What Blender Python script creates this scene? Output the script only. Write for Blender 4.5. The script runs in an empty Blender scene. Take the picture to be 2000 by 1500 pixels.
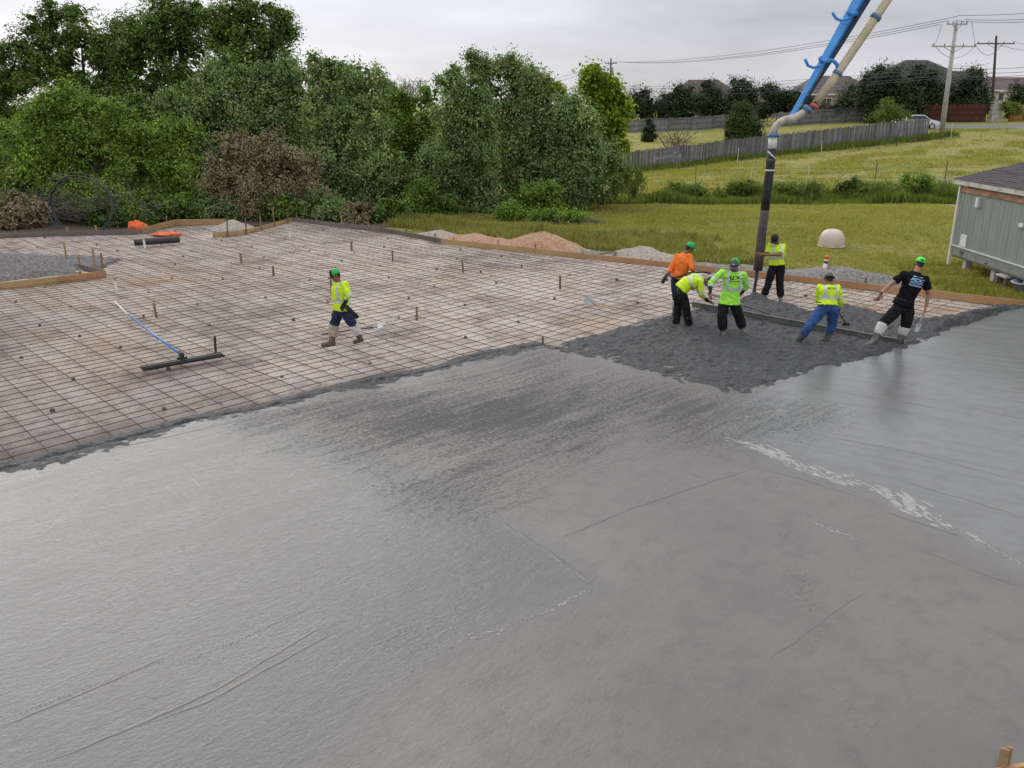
import bpy, bmesh, math, random
import numpy as np
from mathutils import Vector, Matrix, noise as mnoise
from mathutils.bvhtree import BVHTree

# ------------------------------------------------------------------ camera, sky, sun
scene = bpy.context.scene
COL = scene.collection
random.seed(7)
F_PX, HORIZ, CAM_H = 1650.0, 205.0, 4.7
TH = math.atan((750 - HORIZ) / F_PX)
cam_d = bpy.data.cameras.new('camera')
cam_d.sensor_width = 36.0
cam_d.lens = F_PX / 2000 * 36.0
cam_d.clip_start = 0.1
cam_d.clip_end = 6000
cam = bpy.data.objects.new('camera', cam_d)
cam.location = (0, 0, CAM_H)
cam.rotation_euler = (math.pi / 2 - TH, 0, 0)
COL.objects.link(cam)
scene.camera = cam

SUN_AZ, SUN_EL = math.radians(-27), math.radians(25)     # from the left, ahead of the camera, behind cloud
world = bpy.data.worlds.new('World')
scene.world = world
world.use_nodes = True
wn, wl = world.node_tree.nodes, world.node_tree.links
wn.clear()
w_out = wn.new('ShaderNodeOutputWorld')
w_bg = wn.new('ShaderNodeBackground')
w_bg.inputs['Strength'].default_value = 0.1
sky = wn.new('ShaderNodeTexSky')
sky.sky_type = 'NISHITA'
sky.sun_disc = False
sky.sun_elevation = SUN_EL
sky.sun_rotation = SUN_AZ
w_hsv = wn.new('ShaderNodeHueSaturation')
w_hsv.inputs['Saturation'].default_value = 0.35
wl.new(sky.outputs[0], w_hsv.inputs['Color'])
w_tc = wn.new('ShaderNodeTexCoord')
w_sep = wn.new('ShaderNodeSeparateXYZ')
wl.new(w_tc.outputs['Generated'], w_sep.inputs[0])
w_ramp = wn.new('ShaderNodeValToRGB')          # overcast layer: dull near the horizon, brighter overhead
cr = w_ramp.color_ramp
cr.elements[0].position = 0.0
cr.elements[0].color = (0.565, 0.555, 0.595, 1)
cr.elements[1].position = 1.0
cr.elements[1].color = (1.50, 1.52, 1.56, 1)
e = cr.elements.new(0.14); e.color = (0.545, 0.565, 0.63, 1)
e = cr.elements.new(0.36); e.color = (0.78, 0.795, 0.835, 1)
e = cr.elements.new(0.68); e.color = (1.20, 1.22, 1.26, 1)
wl.new(w_sep.outputs['Z'], w_ramp.inputs[0])
w_map = wn.new('ShaderNodeMapping')
w_map.inputs['Scale'].default_value = (1.0, 1.0, 4.5)
wl.new(w_tc.outputs['Generated'], w_map.inputs[0])
w_noise = wn.new('ShaderNodeTexNoise')
w_noise.inputs['Scale'].default_value = 3.4
w_noise.inputs['Detail'].default_value = 5
w_noise.inputs['Roughness'].default_value = 0.52
wl.new(w_map.outputs[0], w_noise.inputs['Vector'])
w_mr = wn.new('ShaderNodeMapRange')
w_mr.inputs['From Min'].default_value = 0.3
w_mr.inputs['From Max'].default_value = 0.7
w_mr.inputs['To Min'].default_value = 0.80
w_mr.inputs['To Max'].default_value = 1.26
wl.new(w_noise.outputs[0], w_mr.inputs[0])
w_dot = wn.new('ShaderNodeVectorMath'); w_dot.operation = 'DOT_PRODUCT'
SUN_V = Vector((math.sin(SUN_AZ) * math.cos(SUN_EL), math.cos(SUN_AZ) * math.cos(SUN_EL), math.sin(SUN_EL)))
w_dot.inputs[1].default_value = SUN_V
wl.new(w_tc.outputs['Generated'], w_dot.inputs[0])
w_gl = wn.new('ShaderNodeMapRange')             # the sun's glow through the cloud
w_gl.interpolation_type = 'SMOOTHSTEP'
w_gl.inputs['From Min'].default_value = 0.70
w_gl.inputs['From Max'].default_value = 1.0
w_gl.inputs['To Min'].default_value = 0.0
w_gl.inputs['To Max'].default_value = 0.5
wl.new(w_dot.outputs['Value'], w_gl.inputs[0])
w_add = wn.new('ShaderNodeMath'); w_add.operation = 'ADD'
wl.new(w_mr.outputs[0], w_add.inputs[0]); wl.new(w_gl.outputs[0], w_add.inputs[1])
w_k = wn.new('ShaderNodeMath'); w_k.operation = 'MULTIPLY'
w_k.inputs[1].default_value = 10.0
wl.new(w_add.outputs[0], w_k.inputs[0])
w_sc = wn.new('ShaderNodeVectorMath'); w_sc.operation = 'SCALE'
wl.new(w_ramp.outputs[0], w_sc.inputs[0]); wl.new(w_k.outputs[0], w_sc.inputs['Scale'])
w_mix = wn.new('ShaderNodeMix'); w_mix.data_type = 'RGBA'
w_mix.inputs['Factor'].default_value = 0.88
wl.new(w_hsv.outputs[0], w_mix.inputs[6]); wl.new(w_sc.outputs[0], w_mix.inputs[7])
wl.new(w_mix.outputs[2], w_bg.inputs['Color'])
wl.new(w_bg.outputs[0], w_out.inputs[0])

sun_d = bpy.data.lights.new('sun', 'SUN')
sun_d.energy = 0.9
sun_d.angle = math.radians(40)
sun_d.color = (1.0, 0.95, 0.88)
sun_o = bpy.data.objects.new('sun', sun_d)
sun_o.rotation_euler = (-SUN_V).to_track_quat('-Z', 'Y').to_euler()
sun_o.location = SUN_V * 60
COL.objects.link(sun_o)
scene.view_settings.view_transform = 'Standard'
scene.view_settings.look = 'None'
scene.view_settings.gamma = 1.0
scene.view_settings.exposure = 0.0
scene.view_settings.use_curve_mapping = False
scene.render.engine = 'CYCLES'

# ------------------------------------------------------------------ helpers
CT, ST = math.cos(TH), math.sin(TH)
def ray(px, py):
    u, v = (px - 1000) / F_PX, (py - 750) / F_PX
    return Vector((u, CT - v * ST, -ST - v * CT))
def at(px, py, z=0.0):                     # a point of the photograph on the level z
    d = ray(px, py); t = (z - CAM_H) / d.z
    return Vector((d.x * t, d.y * t, z))
def P(px, py, Y):                          # a point of the photograph at the distance Y
    d = ray(px, py); t = Y / d.y
    return Vector((d.x * t, Y, CAM_H + d.z * t))
def pxm(Y, z=0.0):                         # photograph pixels per metre at the distance Y
    return F_PX / (Y * CT + (CAM_H - z) * ST)

def _h(ix, iy, seed):
    v = np.sin(ix * 127.1 + iy * 311.7 + seed * 74.7) * 43758.5453
    return v - np.floor(v)
def vnoise(x, y, seed=0):
    x = np.asarray(x, float); y = np.asarray(y, float)
    ix, iy = np.floor(x), np.floor(y)
    fx, fy = x - ix, y - iy
    fx = fx * fx * (3 - 2 * fx); fy = fy * fy * (3 - 2 * fy)
    a = _h(ix, iy, seed); b = _h(ix + 1, iy, seed); c = _h(ix, iy + 1, seed); d = _h(ix + 1, iy + 1, seed)
    return (a + (b - a) * fx) * (1 - fy) + (c + (d - c) * fx) * fy
def fbm(x, y, seed=0, o=4):
    s, a, t = 0.0, 1.0, 0.0
    for k in range(o):
        s = s + a * vnoise(np.asarray(x) * 2 ** k + 17 * k, np.asarray(y) * 2 ** k - 9 * k, seed + k); t += a; a *= 0.5
    return s / t - 0.5

class MB:
    def __init__(s): s.v = []; s.f = []; s.m = []
    def add(s, vs, fs, mi=0):
        o = len(s.v); s.v.extend([tuple(v) for v in vs]); s.f.extend([tuple(i + o for i in f) for f in fs]); s.m.extend([mi] * len(fs)); return s
    def box(s, c, size, R=None, mi=0):
        c = Vector(c); hx, hy, hz = [k / 2 for k in size]
        vs = [Vector((x, y, z)) for z in (-hz, hz) for y in (-hy, hy) for x in (-hx, hx)]
        if R is not None: vs = [R @ v for v in vs]
        return s.add([c + v for v in vs], [(0, 2, 3, 1), (4, 5, 7, 6), (0, 1, 5, 4), (2, 6, 7, 3), (0, 4, 6, 2), (1, 3, 7, 5)], mi)
    def beam(s, a, b, w, h, up=(0, 0, 1), w2=None, h2=None, mi=0):
        a, b = Vector(a), Vector(b); d = (b - a).normalized()
        side = d.cross(Vector(up))
        if side.length < 1e-4: side = d.cross(Vector((0, 1, 0)))
        side.normalize(); u = side.cross(d)
        w2 = w if w2 is None else w2; h2 = h if h2 is None else h2
        vs = []
        for p, ww, hh in ((a, w, h), (b, w2, h2)):
            vs += [p - side * ww / 2 - u * hh / 2, p + side * ww / 2 - u * hh / 2, p + side * ww / 2 + u * hh / 2, p - side * ww / 2 + u * hh / 2]
        return s.add(vs, [(0, 3, 2, 1), (4, 5, 6, 7), (0, 1, 5, 4), (1, 2, 6, 5), (2, 3, 7, 6), (3, 0, 4, 7)], mi)
    def tube(s, pts, rad, n=8, caps=True, mi=0):
        pts = [Vector(p) for p in pts]; N = len(pts)
        rs = [rad] * N if not hasattr(rad, '__len__') else list(rad)
        t0 = (pts[1] - pts[0]).normalized()
        ref = Vector((0, 0, 1)) if abs(t0.z) < 0.9 else Vector((1, 0, 0))
        nx = t0.cross(ref).normalized()
        vs = []
        for i in range(N):
            t = (pts[min(i + 1, N - 1)] - pts[max(i - 1, 0)]).normalized()
            nx = (nx - t * nx.dot(t)).normalized(); ny = t.cross(nx)
            for k in range(n):
                a = 2 * math.pi * k / n
                vs.append(pts[i] + (nx * math.cos(a) + ny * math.sin(a)) * rs[i])
        fs = [(i * n + k, i * n + (k + 1) % n, (i + 1) * n + (k + 1) % n, (i + 1) * n + k) for i in range(N - 1) for k in range(n)]
        if caps: fs += [tuple(range(n - 1, -1, -1)), tuple(range((N - 1) * n, N * n))]
        return s.add(vs, fs, mi)
    def lathe(s, prof, c=(0, 0, 0), n=24, R=None, mi=0):
        c = Vector(c); vs = []; N = len(prof)
        for r, z in prof:
            for k in range(n):
                a = 2 * math.pi * k / n; v = Vector((r * math.cos(a), r * math.sin(a), z))
                vs.append(c + (R @ v if R is not None else v))
        fs = [(i * n + k, i * n + (k + 1) % n, (i + 1) * n + (k + 1) % n, (i + 1) * n + k) for i in range(N - 1) for k in range(n)]
        fs += [tuple(range(n - 1, -1, -1)), tuple(range((N - 1) * n, N * n))]
        return s.add(vs, fs, mi)
    def cap(s, a, b, r0, r1, n=12, mi=0):          # tapered capsule, closed
        a, b = Vector(a), Vector(b); d = b - a; L = max(d.length, 1e-5); d = d / L
        pts, rs = [], []
        for k in range(5):
            q = math.pi / 2 * k / 4 * 0.96 + 0.06
            pts.append(a - d * r0 * math.cos(q)); rs.append(max(r0 * math.sin(q), 1e-4))
        for k in range(5):
            q = math.pi / 2 * (4 - k) / 4 * 0.96 + 0.06
            pts.append(b + d * r1 * math.cos(q)); rs.append(max(r1 * math.sin(q), 1e-4))
        return s.tube(pts, rs, n, True, mi)
    def ell(s, c, ax, ay, az, n=16, mi=0):          # ellipsoid with three axis vectors
        c, ax, ay, az = Vector(c), Vector(ax), Vector(ay), Vector(az); vs = []; m = n // 2
        for i in range(1, m):
            q = math.pi * i / m
            for k in range(n):
                a = 2 * math.pi * k / n
                vs.append(c + (ax * math.cos(a) + ay * math.sin(a)) * math.sin(q) + az * math.cos(q))
        fs = [((i) * n + k, (i + 1) * n + k, (i + 1) * n + (k + 1) % n, i * n + (k + 1) % n) for i in range(m - 2) for k in range(n)]
        o = len(vs); vs += [c + az, c - az]
        fs += [(k, (k + 1) % n, o) for k in range(n)] + [((m - 2) * n + (k + 1) % n, (m - 2) * n + k, o + 1) for k in range(n)]
        return s.add(vs, fs, mi)
    def loft(s, rings, n=20, mi=0):                 # rings: (centre, half-axis vector a, half-axis vector b)
        vs = []; N = len(rings)
        for c, a, b in rings:
            for k in range(n):
                q = 2 * math.pi * k / n; vs.append(Vector(c) + Vector(a) * math.cos(q) + Vector(b) * math.sin(q))
        fs = [(i * n + k, i * n + (k + 1) % n, (i + 1) * n + (k + 1) % n, (i + 1) * n + k) for i in range(N - 1) for k in range(n)]
        fs += [tuple(range(n - 1, -1, -1)), tuple(range((N - 1) * n, N * n))]
        return s.add(vs, fs, mi)
    def mesh(s, name, mats, smooth=False):
        me = bpy.data.meshes.new(name); me.from_pydata(s.v, [], s.f)
        for m in (mats if isinstance(mats, (list, tuple)) else [mats]): me.materials.append(m)
        if any(s.m): me.polygons.foreach_set('material_index', s.m)
        if smooth: me.polygons.foreach_set('use_smooth', [True] * len(s.f))
        me.update(); return me
    def build(s, name, mats, parent=None, smooth=False, bevel=0):
        o = link(name, s.mesh(name, mats, smooth), parent)
        if bevel:
            b = o.modifiers.new('bevel', 'BEVEL'); b.width = bevel; b.segments = 2; b.limit_method = 'ANGLE'
        return o

def link(name, data, parent=None):
    o = bpy.data.objects.new(name, data); COL.objects.link(o)
    if parent is not None:
        o.parent = parent
        o.matrix_parent_inverse = Matrix.LocRotScale(parent.location, parent.rotation_euler, parent.scale).inverted()
    return o
def empty(name, loc, label, cat, group=None):
    o = bpy.data.objects.new(name, None); o.location = loc; o.empty_display_size = 0.2; COL.objects.link(o)
    return tag(o, label, cat, group)
def tag(o, label, cat, group=None):
    o['label'] = label; o['category'] = cat
    if group: o['group'] = group
    return o
def kind(o, k): o['kind'] = k; return o
def np_mesh(name, V, Fq, mat, attr=None, smooth=False):
    V = np.asarray(V, np.float32); Fq = np.asarray(Fq, np.int32); n, k = Fq.shape
    me = bpy.data.meshes.new(name)
    me.vertices.add(len(V)); me.vertices.foreach_set('co', V.ravel())
    me.loops.add(n * k); me.loops.foreach_set('vertex_index', Fq.ravel())
    me.polygons.add(n); me.polygons.foreach_set('loop_start', np.arange(0, n * k, k, dtype=np.int32))
    me.polygons.foreach_set('loop_total', np.full(n, k, np.int32))
    if smooth: me.polygons.foreach_set('use_smooth', np.ones(n, bool))
    for m in (mat if isinstance(mat, (list, tuple)) else [mat]): me.materials.append(m)
    me.update(calc_edges=True)
    for an, dom, arr in (attr or []):
        a = me.attributes.new(an, 'FLOAT', dom); a.data.foreach_set('value', np.asarray(arr, np.float32))
    return me

# ------------------------------------------------------------------ materials
class NT:
    def __init__(s, name):
        s.m = bpy.data.materials.new(name); s.m.use_nodes = True; s.t = s.m.node_tree
        s.n, s.l = s.t.nodes, s.t.links; s.b = s.n['Principled BSDF']; s.out = s.n['Material Output']
        s.pos = s.n.new('ShaderNodeNewGeometry').outputs['Position']
    def L(s, a, b): s.l.new(a, b); return s
    def mapv(s, scale=(1, 1, 1), rot=0.0, src=None):
        if rot:                                  # turn first, then stretch
            r = s.n.new('ShaderNodeMapping'); r.inputs['Rotation'].default_value = (0, 0, rot); s.L(src or s.pos, r.inputs[0]); src = r.outputs[0]
        m = s.n.new('ShaderNodeMapping'); m.inputs['Scale'].default_value = scale
        s.L(src or s.pos, m.inputs[0]); return m.outputs[0]
    def noise(s, scale, detail=4, rough=0.55, vec=None, dist=0.0):
        t = s.n.new('ShaderNodeTexNoise'); t.inputs['Scale'].default_value = scale; t.inputs['Detail'].default_value = detail
        t.inputs['Roughness'].default_value = rough; t.inputs['Distortion'].default_value = dist
        s.L(vec or s.pos, t.inputs['Vector']); return t.outputs[0]
    def ramp(s, fac, stops):
        r = s.n.new('ShaderNodeValToRGB'); c = r.color_ramp
        while len(c.elements) < len(stops): c.elements.new(0.5)
        for e, (p, col) in zip(c.elements, stops):
            e.position = p; e.color = (col[0], col[1], col[2], 1) if hasattr(col, '__len__') else (col, col, col, 1)
        s.L(fac, r.inputs[0]); return r.outputs[0]
    def mix(s, fac, a, b, mode='MIX'):
        m = s.n.new('ShaderNodeMix'); m.data_type = 'RGBA'; m.blend_type = mode
        for v, i in ((fac, 0), (a, 6), (b, 7)):
            if hasattr(v, 'is_output') or isinstance(v, bpy.types.NodeSocket): s.L(v, m.inputs[i])
            elif i == 0: m.inputs[0].default_value = v
            else: m.inputs[i].default_value = (*v, 1)
        return m.outputs[2]
    def math(s, op, a, b=0.0):
        m = s.n.new('ShaderNodeMath'); m.operation = op
        for v, i in ((a, 0), (b, 1)):
            if isinstance(v, bpy.types.NodeSocket): s.L(v, m.inputs[i])
            else: m.inputs[i].default_value = v
        return m.outputs[0]
    def attr(s, name):
        a = s.n.new('ShaderNodeAttribute'); a.attribute_name = name; return a.outputs['Fac']
    def rnd(s): return s.n.new('ShaderNodeObjectInfo').outputs['Random']
    def bump(s, h, strength=0.4, dist=0.02):
        b = s.n.new('ShaderNodeBump'); b.inputs['Strength'].default_value = strength; b.inputs['Distance'].default_value = dist
        s.L(h, b.inputs['Height']); s.L(b.outputs[0], s.b.inputs['Normal']); return b
    def set(s, **k):
        for a, v in k.items():
            i = s.b.inputs[a.replace('_', ' ')]
            if isinstance(v, bpy.types.NodeSocket): s.L(v, i)
            else: i.default_value = (*v, 1) if hasattr(v, '__len__') else v
        return s
def simple(name, col, rough=0.6, var=0.25, scale=6.0, bump=0.0, bscale=40.0, metallic=0.0, stretch=(1, 1, 1), rnd=0.0, spec=0.5, dist=0.01):
    t = NT(name); v = t.mapv(stretch) if stretch != (1, 1, 1) else None
    n = t.noise(scale, 5, 0.6, v)
    lo = tuple(c * (1 - var) for c in col); hi = tuple(min(1, c * (1 + var)) for c in col)
    c = t.ramp(n, [(0.3, lo), (0.7, hi)])
    if rnd:
        r = t.ramp(t.rnd(), [(0, 1 - rnd), (1, 1.0)])
        c = t.mix(1.0, c, r, 'MULTIPLY')
    t.set(Base_Color=c, Roughness=rough, Metallic=metallic, Specular_IOR_Level=spec)
    if bump: t.bump(t.noise(bscale, 4, 0.6, v), bump, dist)
    return t.m
def wood(name, c0, c1, rnd=0.25):
    t = NT(name); tc = t.n.new('ShaderNodeTexCoord').outputs['Object']
    n = t.noise(3.0, 6, 0.65, t.mapv((2.2, 2.2, 14), 0.4, t.pos)); n2 = t.noise(1.1, 3, 0.5)
    c = t.mix(t.math('MULTIPLY', n2, 0.8), t.ramp(n, [(0.3, c0), (0.72, c1)]), tuple(k * 0.6 for k in c0))
    c = t.mix(1.0, c, t.ramp(t.rnd(), [(0, 1 - rnd), (1, 1.08)]), 'MULTIPLY')
    t.set(Base_Color=c, Roughness=0.75, Specular_IOR_Level=0.25); t.bump(n, 0.35, 0.006); return t.m
def leafmat(name, dark, mid, light, trans=0.3, nscale=0.35):
    t = NT(name)
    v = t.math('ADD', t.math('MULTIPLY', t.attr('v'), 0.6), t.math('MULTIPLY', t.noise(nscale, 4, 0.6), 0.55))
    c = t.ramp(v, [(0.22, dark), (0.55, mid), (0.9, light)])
    t.set(Base_Color=c, Roughness=0.55, Specular_IOR_Level=0.25)
    tr = t.n.new('ShaderNodeBsdfTranslucent'); t.L(t.mix(1.0, c, (1.0, 1.0, 0.45), 'MULTIPLY'), tr.inputs[0])
    mx = t.n.new('ShaderNodeMixShader'); mx.inputs[0].default_value = trans
    t.L(t.b.outputs[0], mx.inputs[1]); t.L(tr.outputs[0], mx.inputs[2]); t.L(mx.outputs[0], t.out.inputs[0]); return t.m

M = {}
M['pine'] = wood('fresh_pine', (0.44, 0.28, 0.135), (0.64, 0.45, 0.24))
M['redpine'] = wood('form_pine', (0.46, 0.25, 0.125), (0.66, 0.41, 0.23))
M['greywood'] = wood('weathered_wood', (0.17, 0.145, 0.125), (0.30, 0.26, 0.23))
M['stakewood'] = wood('stake_wood', (0.26, 0.17, 0.09), (0.42, 0.29, 0.17), 0.45)
M['picket'] = wood('grey_picket', (0.19, 0.185, 0.20), (0.40, 0.39, 0.41), 0.5)
M['cedar'] = wood('cedar', (0.40, 0.17, 0.06), (0.55, 0.27, 0.11), 0.2)
M['redfence'] = wood('red_stained_fence', (0.10, 0.035, 0.022), (0.17, 0.065, 0.042), 0.2)
M['polewood'] = wood('pole_wood', (0.10, 0.075, 0.06), (0.17, 0.13, 0.10))
M['rebar'] = simple('rusty_rebar', (0.095, 0.052, 0.034), 0.8, 0.45, 3.0, rnd=0.4)
M['darkmetal'] = simple('dark_metal', (0.03, 0.03, 0.032), 0.45, 0.3, 8)
M['greymetal'] = simple('worn_grey_metal', (0.30, 0.30, 0.31), 0.45, 0.3, 6, metallic=0.5)
M['galv'] = simple('galvanised', (0.55, 0.57, 0.57), 0.5, 0.15, 5, metallic=0.3)
M['whitepaint'] = simple('white_paint', (0.72, 0.72, 0.70), 0.5, 0.12, 4)
M['polecon'] = simple('pole_concrete', (0.42, 0.41, 0.40), 0.8, 0.15, 2.5, 0.2, 30)
M['bluepaint'] = simple('blue_boom_paint', (0.05, 0.29, 0.70), 0.35, 0.18, 2.5)
M['cream'] = simple('cream_pipe_paint', (0.55, 0.47, 0.34), 0.5, 0.18, 3)
M['rubber'] = simple('hose_rubber', (0.028, 0.027, 0.027), 0.7, 0.6, 5, 0.2, 20)
M['hosegrime'] = simple('grimy_hose', (0.075, 0.066, 0.06), 0.8, 0.4, 6, 0.3, 20)
M['orange_cloth'] = simple('orange_cloth', (0.75, 0.13, 0.03), 0.7, 0.3, 5, 0.3, 20)
M['tan_plastic'] = simple('tan_plastic', (0.62, 0.51, 0.44), 0.42, 0.10, 1.6)
M['wire'] = simple('wire', (0.05, 0.05, 0.055), 0.6, 0.1, 1)
M['blackpipe'] = simple('black_pipe', (0.035, 0.028, 0.026), 0.55, 0.4, 3)
M['bluepole'] = simple('blue_pole', (0.03, 0.19, 0.55), 0.3, 0.15, 5)
M['glass'] = simple('dark_glass', (0.05, 0.07, 0.08), 0.08, 0.2, 0.6)
M['stone'] = simple('pale_stone', (0.48, 0.45, 0.42), 0.8, 0.3, 3, 0.3, 10)
def cloth(name, col, var, splash=.5):
    t = NT(name); n = t.noise(7, 5, .6); c = t.ramp(n, [(.3, tuple(k * (1 - var) for k in col)), (.7, tuple(k * (1 + var) for k in col))])
    c = t.mix(t.ramp(t.noise(24, 4, .7), [(.60, 0), (.68, splash)]), c, (.26, .25, .24)); c = t.mix(t.ramp(t.noise(4.5, 4, .65), [(.56, 0), (.72, splash * .6)]), c, (.17, .165, .16))
    t.set(Base_Color=c, Roughness=.88, Specular_IOR_Level=.25); t.bump(t.noise(38, 3, .6), .25, .006); return t.m
M['shirt_yellow'] = simple('hi_vis_yellow', (0.62, 0.86, 0.02), 0.7, 0.10, 5)
M['shirt_lime'] = simple('hi_vis_lime', (0.36, 0.86, 0.07), 0.7, 0.10, 5)
M['shirt_orange'] = simple('hi_vis_orange', (0.92, 0.19, 0.02), 0.7, 0.12, 5)
M['shirt_black'] = simple('black_cotton', (0.006, 0.006, 0.008), 0.9, 0.3, 5, spec=0.2)
M['reflect'] = simple('silver_reflective', (0.50, 0.55, 0.60), 0.35, 0.08, 8)
M['denim'] = cloth('denim', (0.04, 0.095, 0.26), .35, .3)
M['darkdenim'] = cloth('dark_denim', (0.018, 0.03, 0.075), .4, .4)
M['blacktrouser'] = cloth('black_trouser', (0.012, 0.012, 0.014), .5, .22)
M['skin'] = simple('skin', (0.36, 0.175, 0.11), 0.5, 0.14, 14)
M['skin_dark'] = simple('tanned_skin', (0.22, 0.10, 0.065), 0.5, 0.15, 14)
M['hair'] = simple('dark_hair', (0.012, 0.009, 0.008), 0.6, 0.3, 20)
M['cap_green'] = simple('green_cap', (0.02, 0.42, 0.08), 0.7, 0.12, 8)
M['cap_neon'] = simple('neon_green_cap', (0.06, 0.86, 0.10), 0.7, 0.08, 8)
M['cap_black'] = simple('black_cap', (0.012, 0.012, 0.014), 0.8, 0.3, 8)
M['cap_grey'] = simple('grey_cap', (0.10, 0.095, 0.10), 0.8, 0.2, 8)
M['purple'] = simple('purple_neck_gaiter', (0.24, 0.10, 0.27), 0.8, 0.2, 9)
M['glove'] = simple('black_glove', (0.014, 0.013, 0.014), 0.8, 0.3, 9)
M['glove_brown'] = simple('grimy_glove', (0.075, 0.06, 0.045), 0.85, 0.4, 9)
M['boot_brown'] = simple('muddy_brown_boot', (0.12, 0.09, 0.065), 0.8, 0.5, 9, 0.3, 30)
M['boot_grey'] = simple('wet_concrete_boot', (0.13, 0.125, 0.12), 0.6, 0.5, 9, 0.3, 30)
M['boot_green'] = simple('green_rubber_boot', (0.045, 0.075, 0.06), 0.5, 0.4, 6)
M['wrap_white'] = simple('white_leg_wrap', (0.62, 0.60, 0.56), 0.7, 0.22, 10, 0.4, 26)
M['wrap_tan'] = simple('tan_leg_wrap', (0.42, 0.33, 0.25), 0.8, 0.3, 8, 0.3, 26)
M['ink'] = simple('black_print', (0.012, 0.02, 0.012), 0.8, 0.1, 8)
M['ink_blue'] = simple('pale_blue_print', (0.33, 0.52, 0.78), 0.8, 0.15, 8)
# ------------------------------------------------------------------ ground
TX = np.array([-60, -40, 0, 10, 25, 42, 60, 90.0])
TY = np.array([-60, 30, 36, 45, 53, 60, 70, 82, 88, 95, 118, 170, 420, 3000.0])
TZ = np.array([
    [-.22] * 8, [-.22] * 8, [-.25] * 8,
    [-.4, -.4, -.5, -.5, -.5, -.45, -.4, -.4],
    [-.8, -.8, -1.1, -1.1, -1.0, -.85, -.6, -.6],
    [-.8, -.8, -1.25, -1.2, -.9, -.35, 0, .1],
    [-.8, -.8, -1.4, -1.3, -.5, .45, .8, .9],
    [-.8, -.8, -1.6, -1.5, 0.1, 1.45, 1.8, 2],
    [-.5, -.5, -.8, -.5, .5, 2.05, 2.5, 2.7],
    [-.3, -.3, .3, .6, 1.0, 2.25, 2.6, 2.8],
    [.5, .5, .8, .9, 1.5, 2.9, 3.2, 3.3],
    [1, 1, 1, 1.2, 1.8, 3.2, 3.5, 3.6],
    [2, 2, 2, 2, 2.2, 3.4, 3.6, 3.7], [3] * 8])
def tz0(x, y):
    x = np.clip(np.asarray(x, float), TX[0], TX[-1]); y = np.clip(np.asarray(y, float), TY[0], TY[-1])
    i = np.clip(np.searchsorted(TX, x) - 1, 0, len(TX) - 2); j = np.clip(np.searchsorted(TY, y) - 1, 0, len(TY) - 2)
    fx = (x - TX[i]) / (TX[i + 1] - TX[i]); fy = (y - TY[j]) / (TY[j + 1] - TY[j])
    return (TZ[j, i] * (1 - fx) + TZ[j, i + 1] * fx) * (1 - fy) + (TZ[j + 1, i] * (1 - fx) + TZ[j + 1, i + 1] * fx) * fy
def tz(x, y):
    y = np.asarray(y, float); w = np.clip((y - 24) / 10, 0, 1)
    s = (tz0(x, y) * 2 + tz0(x, y - 2.5) + tz0(x, y + 2.5)) / 4
    return s + w * 0.16 * fbm(np.asarray(x) * .35, y * .35, 3) + w * 0.05 * fbm(np.asarray(x) * 1.6, y * 1.6, 5, 2)
def tzf(x, y): return float(tz(np.array([x]), np.array([y]))[0])
def gpt(px, py):                       # the photograph's ray down to the terrain
    d = ray(px, py); t = 8.0
    while t < 900:
        p = Vector((0, 0, CAM_H)) + d * t
        if p.z <= tzf(p.x, p.y): return Vector((p.x, p.y, tzf(p.x, p.y)))
        t += 0.25
    return Vector((0, 0, CAM_H)) + d * 900

def grid_faces(nx, ny):
    i = np.arange((ny - 1) * (nx - 1)); r, c = i // (nx - 1), i % (nx - 1); a = r * nx + c
    return np.stack([a, a + 1, a + nx + 1, a + nx], 1)
xs = np.concatenate([np.linspace(-1500, -80, 14), np.linspace(-70, -24, 24), np.linspace(-23, 75, 190), np.linspace(80, 1500, 14)])
ys = np.concatenate([np.linspace(-60, 18, 14), np.linspace(20, 100, 190), np.linspace(103, 180, 26), np.linspace(200, 3000, 16)])
gx, gy = np.meshgrid(xs, ys)
V = np.stack([gx.ravel(), gy.ravel(), tz(gx.ravel(), gy.ravel())], 1)
t = NT('meadow_grass')
n1 = t.noise(0.16, 5, 0.6); n2 = t.noise(0.9, 5, 0.7, None, .5); n3 = t.noise(7, 5, 0.75, t.mapv((1, .55, 1))); n4 = t.noise(30, 3, .7)
c = t.mix(t.ramp(n1, [(0.40, 0.0), (0.58, 1.0)]), (0.27, 0.29, 0.072), (0.50, 0.42, 0.175))
c = t.mix(t.ramp(n2, [(0.38, 0.0), (0.70, 0.85)]), c, (0.45, 0.43, 0.125))
c = t.mix(t.ramp(n2, [(0.30, 0.7), (0.46, 0.0)]), c, (0.17, 0.215, 0.045))
c = t.mix(t.ramp(n3, [(0.36, 0.75), (0.58, 0.0)]), c, (0.095, 0.105, 0.03))
c = t.mix(t.ramp(n4, [(0.55, 0.0), (0.75, 0.6)]), c, (0.36, 0.33, 0.15))
t.set(Base_Color=c, Roughness=0.95, Specular_IOR_Level=0.05); t.bump(t.math('ADD', n3, t.math('MULTIPLY', n4, .4)), 1.0, 0.16)
M['meadow'] = t.m
kind(link('ground', np_mesh('ground', V, grid_faces(len(xs), len(ys)), M['meadow'], smooth=True)), 'structure')

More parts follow.
